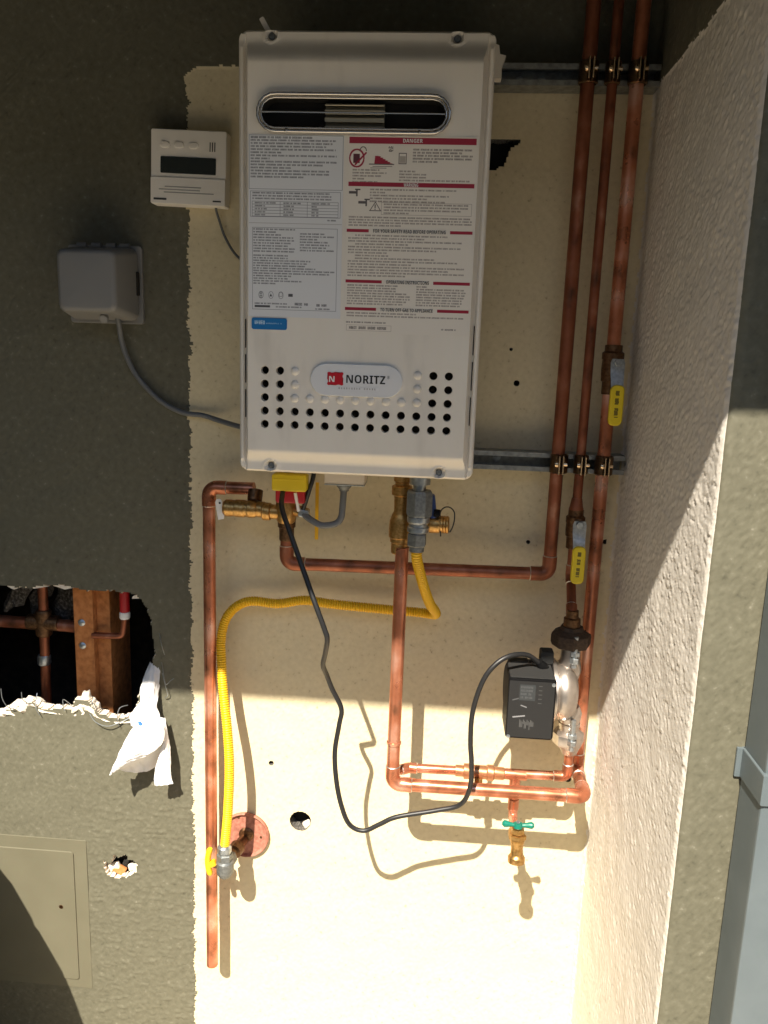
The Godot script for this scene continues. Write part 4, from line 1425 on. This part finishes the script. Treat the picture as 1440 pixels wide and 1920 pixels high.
func valves() -> void:
	ball_valve("ball_valve", "brass ball valve with yellow lever on the right thick copper pipe above the lower strut", Vector3(.2760, 1.532, .056), .0165, .080)
	ball_valve("ball_valve", "brass ball valve with yellow lever on the thin middle copper pipe below the lower strut", Vector3(.2368, 1.262, .056), .0150, .068)
	# hot isolation valve
	var o := thing("hot_service_valve", "brass hot service valve with yellow and red handles under the left of the heater", "valve", Vector3(-.259, 1.22, .08))
	var g := Geo.new()
	var c := Vector3(-.2590, 1.272, .080)
	g.lathe(Vector3(-.2585, 1.368, .082), Vector3.DOWN, [[.017, 0], [.017, .018], [.013, .020], [.013, .050]], 16)
	g.lathe(c + Vector3(0, .048, 0), Vector3.DOWN, [[.012, 0], [.015, .004], [.0175, .022], [.0185, .048], [.0165, .062], [.0135, .066]], 18)
	part(o, "body", g, M.brass, 35.0)
	g = Geo.new()
	g.lathe(Vector3(-.2590, 1.262, .076), Vector3.DOWN, [[.0135, 0], [.0155, .003], [.0155, .016], [.0130, .018], [.0128, .038], [.0122, .040]], 18)
	part(o, "union", g, M.brass_dark, 35.0)
	g = Geo.new()
	g.lathe(c, Vector3.LEFT, [[.013, .008], [.013, .026], [.0155, .028], [.0155, .040], [.013, .042]], 16)
	part(o, "side_port", g, M.brass, 35.0)
	g = Geo.new()
	g.lathe(c + Vector3(.006, .006, .0), Vector3(1, -.12, .25), [[.010, .008], [.010, .022], [.0085, .024], [.0085, .034]], 14)
	part(o, "drain_port", g, M.brass, 35.0)
	g = Geo.new()
	g.rbox(Vector3(-.2440, 1.3330, .126), Vector3(.058, .028, .026), .003, .004)
	g.rbox(Vector3(-.2440, 1.3385, .139), Vector3(.051, .0030, .0015), .0004, .0006)
	part(o, "yellow_handle", g, M.yellow_grip)
	g = Geo.new()
	g.rbox(Vector3(-.2450, 1.308, .112), Vector3(.050, .024, .020), .003, .004)
	part(o, "red_handle", g, M.red)
	g = Geo.new()
	g.tube(PackedVector3Array([Vector3(-.236, 1.315, .124), Vector3(-.231, 1.283, .118)]), .0028, 8)
	part(o, "tie", g, M.white)
	g = Geo.new()
	g.rbox(Vector3(-.205, 1.278, .086), Vector3(.0060, .100, .0022), .0005, .001)
	part(o, "drain_lever", g, M.yellow)
	# pressure relief valve with its test lever
	o = thing("relief_valve", "brass pressure relief valve with small white test lever, left of the hot service valve", "valve", Vector3(-.33, 1.255, .075))
	g = Geo.new()
	g.lathe(Vector3(-.2960, 1.274, .075), Vector3.LEFT, [[.0115, 0], [.0140, .003], [.0140, .014], [.0125, .015], [.0150, .019], [.0155, .026], [.0155, .030], [.0145, .0315], [.0145, .036], [.0155, .0375], [.0155, .052], [.0145, .0535], [.0145, .059], [.0150, .061], [.0150, .070], [.012, .074], [.0, .0741]], 20)
	part(o, "body", g, M.brass, 35.0)
	g = Geo.new()
	g.lathe(Vector3(-.318, 1.286, .066), Vector3(0, 1, -.5), [[.012, 0], [.013, .004], [.013, .020], [.0, .0201]], 16)
	part(o, "outlet", g, M.brass_dark, 35.0)
	g = Geo.new()
	var lv := PackedVector2Array([Vector2(-.0055, -.019), Vector2(.0045, -.019), Vector2(.0055, -.012), Vector2(.0045, .014), Vector2(.002, .017), Vector2(-.004, .017), Vector2(-.0065, .012)])
	g.extrude(lv, -.001, .001, Transform3D(Basis(Vector3(0, 0, 1), .12) * Basis(Vector3(0, 1, 0), .5), Vector3(-.3745, 1.274, .084)))
	var lever := part(o, "test_lever", g, M.white, 25.0)
	g = Geo.new()
	g.lathe(Vector3(-.3745, 1.284, .0848), Vector3(.45, 0, 1), [[.0018, 0], [.0018, .0012], [.0, .0013]], 10)
	part(lever, "hole", g, M.dark)
	# cold service valve
	o = thing("cold_service_valve", "brass cold service valve with capped drain port under the right of the heater", "valve", Vector3(-.056, 1.22, .135))
	g = Geo.new()
	g.lathe(Vector3(-.0585, 1.372, .132), Vector3.DOWN, [[.014, 0], [.014, .028], [.0115, .030], [.0115, .034], [.0160, .036], [.0168, .038], [.0168, .050], [.0125, .053], [.0120, .078], [.0150, .084], [.0185, .094], [.0195, .110], [.0195, .121], [.0172, .123], [.0172, .129], [.0150, .131], [.0150, .147], [.0138, .149]], 20)
	part(o, "body", g, M.brass, 35.0)
	g = Geo.new()
	g.lathe(Vector3(-.056, 1.2745, .135), Vector3(1, .02, .04), [[.0135, .010], [.0135, .044], [.0145, .046], [.0145, .060], [.0135, .062], [.0145, .063], [.0145, .066], [.0135, .0665], [.0145, .068], [.0145, .0705], [.0135, .071], [.0145, .0725], [.0145, .075], [.012, .077], [.0, .0772]], 18)
	part(o, "drain_port", g, M.brass, 30.0)
	g = Geo.new()
	var lp := []
	for a in 15:
		var an := -2.2 + 4.9 * a / 14.0
		lp.append(Vector3(.0170 + cos(an + PI / 2) * -.0118, 1.2925 + sin(an + PI / 2) * .0135 + (.0 if a < 11 else -.004 * (a - 10)), .140 + .002 * sin(an)))
	lp.push_front(Vector3(.0075, 1.262, .1505)); lp.push_front(Vector3(.0075, 1.258, .140))
	g.tube(spline(lp, 4), .0011, 7)
	part(o, "cap_strap", g, M.black_matte)
	g = Geo.new()
	g.rbox(Vector3(-.0080, 1.3060, .140), Vector3(.012, .040, .014), .003, .004, Basis(Vector3(0, 0, 1), .14))
	part(o, "blue_handle", g, M.blue)
	g = Geo.new()
	g.lathe(Vector3(-.0050, 1.2965, .146), Vector3(1, -.1, 0), [[.006, 0], [.0065, .003], [.0065, .010], [.0, .0101]], 12)
	part(o, "handle_end", g, M.black)

# ---------------------------------------------------------------- gas line
func gas_line() -> void:
	var o := thing("gas_union", "grey iron gas union between the heater and the yellow flexible hose", "pipe fitting", Vector3(-.029, 1.24, .17))
	var g := Geo.new()
	g.lathe(Vector3(-.0290, 1.372, .168), Vector3.DOWN, [[.0165, 0], [.0165, .026], [.010, .027], [.010, .042]], 16)
	part(o, "nipple", g, M.zinc, 30.0)
	g = Geo.new()
	g.hexn(Vector3(-.0285, 1.336, .168), Vector3.DOWN, .0215, .042, .3, 8)
	part(o, "union_nut", g, M.iron, 30.0)
	g = Geo.new()
	g.lathe(Vector3(-.0290, 1.294, .169), Vector3.DOWN, [[.0180, 0], [.0185, .002], [.0180, .008], [.0150, .012], [.0150, .015], [.0175, .017], [.0175, .024], [.0140, .027]], 18)
	part(o, "union_body", g, M.zinc, 30.0)
	g = Geo.new()
	g.hexn(Vector3(-.0300, 1.2675, .170), Vector3.DOWN, .0162, .022, .1)
	g.lathe(Vector3(-.0300, 1.2455, .170), Vector3.DOWN, [[.0120, 0], [.0120, .008], [.0105, .009]], 16)
	part(o, "hose_nut", g, M.iron, 30.0)

	var path := resample(spline([Vector3(-.030, 1.240, .170), Vector3(-.0285, 1.221, .165), Vector3(-.019, 1.179, .142), Vector3(-.006, 1.132, .105), Vector3(.005, 1.104, .068), Vector3(.003, 1.0905, .044), Vector3(-.022, 1.0895, .034), Vector3(-.107, 1.092, .032), Vector3(-.185, 1.096, .032), Vector3(-.234, 1.1, .032), Vector3(-.283, 1.091, .032), Vector3(-.332, 1.093, .032), Vector3(-.362, 1.079, .033), Vector3(-.380, 1.053, .036), Vector3(-.386, 1.018, .042), Vector3(-.383, .98, .05), Vector3(-.378, .932, .06), Vector3(-.366, .856, .075), Vector3(-.3605, .785, .083), Vector3(-.363, .699, .086), Vector3(-.370, .618, .086)], 10), .0011)
	var rr := PackedFloat32Array()
	for i in path.size():
		rr.append(.0081 + .0010 * [-1.0, .6, 1.0, .6][i % 4])
	g = Geo.new()
	g.tube(path, rr, 12)
	lone("gas_hose", g, M.yellow_hose, "yellow corrugated gas hose looping from the heater to the wall valve", "hose", "", 40.0)

	o = thing("gas_valve", "grey gas shutoff valve with yellow handle on a nipple low in the wall", "valve", Vector3(-.368, .565, .085))
	g = Geo.new()
	g.lathe(Vector3(-.3700, .628, .086), Vector3.DOWN, [[.0095, 0], [.0130, .003], [.0140, .012], [.0120, .015], [.0120, .018]], 16)
	part(o, "hose_ferrule", g, M.zinc, 30.0)
	g = Geo.new()
	g.hexn(Vector3(-.3695, .611, .086), Vector3.DOWN, .0155, .014, .2)
	g.lathe(Vector3(-.3690, .598, .086), Vector3.DOWN, [[.0140, 0], [.0165, .004], [.0165, .022], [.0145, .030], [.0100, .036], [.0, .0362]], 18)
	g.hexn(Vector3(-.3690, .584, .075), Vector3(.12, 0, -1), .0150, .020, .2)
	part(o, "body", g, M.iron, 30.0)
	g = Geo.new()
	g.lathe(Vector3(-.3665, .585, .058), Vector3(.26, .08, -1), [[.0105, 0], [.0105, .012], [.0145, .014], [.0150, .030], [.0105, .033], [.0105, .075]], 16)
	part(o, "nipple", g, M.brass_dark, 35.0)
	g = Geo.new()
	var hd := PackedVector3Array(); var hr := PackedFloat32Array()
	for k in 15:
		var f := k / 7.0 - 1.0
		hd.append(Vector3(-.4010 + .005 * f * f, .594 + f * .028, .0900))
		hr.append(.0058 - (.002 if absf(f) > .95 else 0.0))
	g.tube(hd, hr, 10)
	g.rbox(Vector3(-.3925, .590, .089), Vector3(.014, .012, .010), .002, .003, Basis(Vector3(0, 0, 1), .5))
	part(o, "handle", g, M.yellow)
	g = Geo.new()
	g.lathe(Vector3(-.3850, .586, .087), Vector3.LEFT, [[.0065, -.004], [.0065, .005], [.0, .0052]], 12)
	part(o, "stem", g, M.brass_dark)

	o = thing("gas_wall_plate", "round terracotta coloured wall plate behind the gas shutoff valve", "wall plate", Vector3(-.350, .548, 0))
	g = Geo.new()
	g.lathe(Vector3(-.3500, .5985, .0012), Vector3(0, 0, 1), [[.0475, 0], [.0480, .006], [.0462, .0085], [.0440, .0070], [.0420, .0030], [.0, .0026]], 32)
	part(o, "plate", g, M.terracotta, 30.0)
	g = Geo.new()
	g.lathe(Vector3(-.3480, .5990, .0030), Vector3(0, 0, 1), [[.0150, 0], [.0155, .002], [.0115, .005], [.0, .005]], 20)
	part(o, "collar", g, M.brass_dark, 30.0)
	for q in [Vector3(-.3190, .5950, .0040), Vector3(-.3640, .6350, .0040)]:
		g = Geo.new()
		g.lathe(q, Vector3(0, 0, 1), [[.0025, -.001], [.0025, .001], [.0, .0012]], 10)
		part(o, "screw", g, M.brass_dark)

# ---------------------------------------------------------------- circulation pump
func pump() -> void:
	var o := thing("circulation_pump", "black circulation pump with steel volute between two flanges on the thin copper pipe", "pump", Vector3(.19, .93, .115))
	var g := Geo.new()
	var ax := .115; var cy := .992
	# motor can with cooling rings, axis along the wall
	g.lathe(Vector3(.206, cy, ax), Vector3.LEFT, [[.049, 0], [.051, .002], [.051, .012], [.0485, .014], [.0485, .020], [.051, .022], [.051, .030], [.0485, .032], [.0485, .038], [.051, .040], [.051, .062], [.047, .071], [.036, .076], [.0, .077]], 32)
	part(o, "motor", g, M.black, 35.0)
	g = Geo.new()
	g.rbox(Vector3(.1655, .9915, .166), Vector3(.077, .104, .070), .0035, .005)
	var tb := part(o, "terminal_box", g, M.black)
	g = Geo.new()
	g.rbox(Vector3(.1655, 1.0445, .168), Vector3(.071, .0016, .060), .0004, .002)
	part(tb, "lid", g, M.black_matte)
	# rating plate and print on the box
	var im := Image.create_empty(148, 200, false, Image.FORMAT_RGB8)
	im.fill(lin(.014, .014, .015))
	var ink := lin(.07, .072, .075)
	im.fill_rect(Rect2i(34, 12, 52, 56), lin(.03, .034, .036))
	for i in 5: im.fill_rect(Rect2i(96, 14 + i * 15, 12, 3), lin(.05, .05, .05))
	for i in 4: text_line(im, 38, 18 + i * 12, 44, 7, ink, 5)
	for a in 20:
		im.fill_rect(Rect2i(12 + a, 66 - a / 3, 2, 4), ink)
		im.fill_rect(Rect2i(40 + a, 84 + a / 3, 2, 4), lin(.16, .16, .17))
		im.fill_rect(Rect2i(16 + a * 2, 126 - a / 3, 3, 5), lin(.2, .2, .21))
	for i in 12: im.fill_rect(Rect2i(40 + i * 4, 136 + (i % 3) * 4, 2, 28 - (i % 4) * 4), lin(.09, .09, .09))
	sheet(tb, "plate_print", Vector3(.1290, .9430, .2013), Vector2(.072, .097), im)
	for q in [Vector2(.1320, .9435), Vector2(.1990, 1.0360)]:
		g = Geo.new()
		g.lathe(Vector3(q.x, q.y, .2008), Vector3(0, 0, 1), [[.0032, 0], [.0032, .001], [.0, .0014]], 10)
		part(tb, "screw", g, M.zinc)
	g = Geo.new()
	g.rbox(Vector3(.1960, 1.0530, .118), Vector3(.022, .022, .024), .002, .003)
	part(tb, "cable_gland_block", g, M.black_matte)
	g = Geo.new()
	g.lathe(Vector3(.188, 1.043, .15), Vector3(-.5, .7, .2), [[.009, -.008], [.009, .006], [.0065, .012], [.0065, .016]], 14)
	part(tb, "cable_gland", g, M.black)
	# volute
	g = Geo.new()
	g.lathe(Vector3(.2060, cy, ax), Vector3.RIGHT, [[.052, 0], [.0535, .001], [.0535, .007], [.050, .009], [.0475, .0095], [.0500, .013], [.0520, .020], [.0510, .028], [.0460, .036], [.034, .043], [.020, .046], [.0, .0465]], 36)
	part(o, "volute", g, M.stainless, 35.0)
	for k in 4:
		var an := PI / 4 + PI / 2 * k
		g = Geo.new()
		g.hexn(Vector3(.2010, cy + sin(an) * .048, ax + cos(an) * .048), Vector3.LEFT, .0055, .006)
		part(o, "bolt", g, M.zinc, 30.0)
	g = Geo.new()
	g.lathe(Vector3(.2365, 1.076, ax), Vector3.DOWN, [[.0165, 0], [.0165, .026], [.0185, .034], [.0200, .046], [.0170, .060]], 18)
	part(o, "inlet", g, M.stainless)
	g = Geo.new()
	g.lathe(Vector3(.2440, .965, ax), Vector3.DOWN, [[.0150, 0], [.0200, .012], [.0185, .024], [.0170, .030], [.0185, .031], [.0185, .036], [.0170, .038], [.0170, .052]], 18)
	part(o, "outlet", g, M.stainless)
	# flanges with their bolts
	var fl := func(c: Vector3, m: Material, w: float, h: float):
		var q := Geo.new()
		q.lathe(c + Vector3(0, h / 2, 0), Vector3.DOWN, [[w * .55, -.006], [w * .62, 0], [w * .97, h * .25], [w, h * .4], [w, h * .8], [w * .93, h], [w * .6, h + .004]], 8, 1.0)
		part(o, "flange", q, m, 30.0)
	fl.call(Vector3(.2350, 1.0875, ax), M.rusty, .0335, .028)
	fl.call(Vector3(.2440, .9085, ax), M.stainless, .0275, .026)
	for q in [[Vector3(.2390, 1.0720, .1415), .028, M.zinc], [Vector3(.2390, 1.0720, .0890), .028, M.zinc], [Vector3(.2465, .9240, .1400), .030, M.zinc], [Vector3(.2465, .9240, .0900), .030, M.zinc]]:
		g = Geo.new()
		g.hexn(q[0], Vector3.DOWN, .0080, .008)
		g.lathe(q[0], Vector3.DOWN, [[.0045, -.026], [.0045, q[1]], [.0, q[1] + .0001]], 10)
		g.hexn(q[0] + Vector3(0, -.011, 0), Vector3.DOWN, .0078, .010, .4)
		part(o, "flange_bolt", g, q[2], 30.0)
	g = Geo.new()
	g.lathe(Vector3(.2470, .8960, ax), Vector3.DOWN, [[.0185, 0], [.0185, .006], [.0160, .012], [.0140, .018], [.0120, .020]], 16)
	part(o, "union_end", g, M.stainless)

# ---------------------------------------------------------------- cables
func cables() -> void:
	var g := Geo.new()
	g.tube(spline([Vector3(-.254, 1.345, .100), Vector3(-.2545, 1.312, .140), Vector3(-.249, 1.293, .165), Vector3(-.231, 1.261, .19), Vector3(-.201, 1.201, .22), Vector3(-.183, 1.163, .235), Vector3(-.167, 1.124, .24), Vector3(-.162, 1.105, .238), Vector3(-.168, 1.072, .215), Vector3(-.174, 1.044, .195), Vector3(-.170, 1.018, .175), Vector3(-.162, .990, .165), Vector3(-.146, .955, .163), Vector3(-.149, .925, .163), Vector3(-.155, .876, .165), Vector3(-.151, .825, .168), Vector3(-.141, .779, .17), Vector3(-.126, .744, .17), Vector3(-.101, .734, .17), Vector3(-.073, .749, .17), Vector3(-.044, .765, .17), Vector3(.024, .781, .167), Vector3(.063, .797, .170), Vector3(.077, .837, .18), Vector3(.0765, .884, .187), Vector3(.0725, .924, .191), Vector3(.073, .979, .195), Vector3(.086, 1.034, .198), Vector3(.106, 1.064, .195), Vector3(.131, 1.076, .185), Vector3(.160, 1.070, .165), Vector3(.182, 1.050, .152)], 8), .0042, 10)
	lone("power_cord", g, M.cord, "black power cord hanging from under the heater to the pump", "cord", "", 60.0)
	g = Geo.new()
	g.tube(spline([Vector3(-.566, 1.598, .035), Vector3(-.566, 1.580, .028), Vector3(-.566, 1.552, .018), Vector3(-.558, 1.52, .012), Vector3(-.539, 1.486, .009), Vector3(-.502, 1.45, .009), Vector3(-.463, 1.431, .010), Vector3(-.425, 1.427, .011), Vector3(-.395, 1.42, .017), Vector3(-.351, 1.414, .05), Vector3(-.290, 1.405, .08)], 8), .0046, 10)
	lone("grey_cable", g, M.grey_cable, "grey cable sagging from the outlet box to the heater", "cable", "", 60.0)
	g = Geo.new()
	g.tube(spline([Vector3(-.398, 1.79, .010), Vector3(-.397, 1.775, .012), Vector3(-.393, 1.760, .009), Vector3(-.383, 1.732, .008), Vector3(-.362, 1.703, .020), Vector3(-.335, 1.685, .035), Vector3(-.29, 1.67, .05)], 8), .0022, 8)
	lone("controller_wire", g, M.grey_cable, "thin dark wire from the wall controller to the heater", "wire", "", 60.0)
	g = Geo.new()
	g.tube(spline([Vector3(-.205, 1.372, .115), Vector3(-.207, 1.343, .118), Vector3(-.213, 1.321, .118), Vector3(-.221, 1.296, .112), Vector3(-.228, 1.276, .104)], 8), .0038, 8)
	lone("heater_lead", g, M.cord, "short dark lead from under the heater to the side of the hot valve", "wire", "", 60.0)
	g = Geo.new()
	g.rbox(Vector3(-.224, 1.277, .106), Vector3(.018, .013, .012), .002, .003, Basis(Vector3(0, 0, 1), -.2))
	lone("wire_clamp", g, M.zinc, "small zinc clamp that joins the grey conduit to the hot valve", "clamp")

# ---------------------------------------------------------------- white rag hanging from the opening
func cloth_sheet(g: Geo, L: Array, R: Array, bulge: float, crumple: float, sd: int) -> void:
	var n := noise(46.0, sd, 4)
	var nv := 44; var nu := 26
	var lp := resample(spline(L, 6), .002); var rp := resample(spline(R, 6), .002)
	var rows := []
	for j in nv + 1:
		var f := float(j) / nv
		var a: Vector3 = lp[mini(int(f * (lp.size() - 1)), lp.size() - 1)]
		var b: Vector3 = rp[mini(int(f * (rp.size() - 1)), rp.size() - 1)]
		var row := PackedVector3Array()
		for i in nu + 1:
			var t := float(i) / nu
			var q := a.lerp(b, t)
			q.z += bulge * sin(t * PI) + n.get_noise_2d(q.x * 1.3, q.y * .6 + t * .02) * crumple
			q.x += n.get_noise_2d(q.y, 5.0 + t * .3) * crumple * .25
			row.append(q)
		rows.append(row)
	var back := Vector3(0, 0, -.0007)
	for j in nv:
		for i in nu:
			g.quad(rows[j + 1][i], rows[j + 1][i + 1], rows[j][i + 1], rows[j][i])
			g.quad(rows[j][i] + back, rows[j][i + 1] + back, rows[j + 1][i + 1] + back, rows[j + 1][i] + back)
		g.quad(rows[j][0] + back, rows[j + 1][0] + back, rows[j + 1][0], rows[j][0])
		g.quad(rows[j][nu], rows[j + 1][nu], rows[j + 1][nu] + back, rows[j][nu] + back)
	for i in nu:
		g.quad(rows[nv][i] + back, rows[nv][i + 1] + back, rows[nv][i + 1], rows[nv][i])

func rag() -> void:
	var o := thing("white_rag", "crumpled white rag hanging from the right edge of the broken wall opening", "rag", Vector3(-.54, .716, .03))
	var g := Geo.new()
	cloth_sheet(g, [Vector3(-.541, .945, -.012), Vector3(-.546, .924, .006), Vector3(-.551, .901, .02), Vector3(-.547, .875, .03), Vector3(-.540, .851, .034), Vector3(-.559, .83, .048), Vector3(-.574, .801, .058), Vector3(-.5965, .748, .060)], [Vector3(-.516, .948, -.008), Vector3(-.517, .925, .004), Vector3(-.517, .897, .012), Vector3(-.518, .867, .02), Vector3(-.505, .838, .03), Vector3(-.497, .815, .04), Vector3(-.512, .795, .058), Vector3(-.593, .746, .060)], .010, .007, 41)
	part(o, "front_fold", g, M.cloth, 70.0)
	g = Geo.new()
	cloth_sheet(g, [Vector3(-.595, .747, .057), Vector3(-.554, .771, .053), Vector3(-.517, .793, .047), Vector3(-.497, .812, .038)], [Vector3(-.588, .733, .030), Vector3(-.552, .728, .022), Vector3(-.524, .740, .016), Vector3(-.505, .772, .020)], -.006, .004, 42)
	part(o, "under_fold", g, M.cloth, 70.0)
	g = Geo.new()
	cloth_sheet(g, [Vector3(-.513, .85, .026), Vector3(-.500, .812, .036), Vector3(-.509, .776, .043), Vector3(-.517, .742, .045), Vector3(-.518, .715, .044)], [Vector3(-.503, .845, .020), Vector3(-.494, .802, .026), Vector3(-.489, .772, .032), Vector3(-.489, .733, .034), Vector3(-.484, .717, .034)], .004, .004, 43)
	part(o, "hanging_end", g, M.cloth, 70.0)
	g = Geo.new()
	cloth_sheet(g, [Vector3(-.540, .884, .004), Vector3(-.562, .862, .006), Vector3(-.575, .840, .010), Vector3(-.574, .822, .014)], [Vector3(-.530, .880, .012), Vector3(-.536, .858, .016), Vector3(-.540, .842, .020), Vector3(-.548, .826, .022)], .004, .004, 44)
	part(o, "back_fold", g, M.cloth, 70.0)
	g = Geo.new()
	g.rbox(Vector3(-.5425, .8420, .0445), Vector3(.007, .010, .0012), .0004, .002, Basis(Vector3(0, 0, 1), .3))
	part(o, "blue_mark", g, mat(Color(.05, .18, .55), .6))
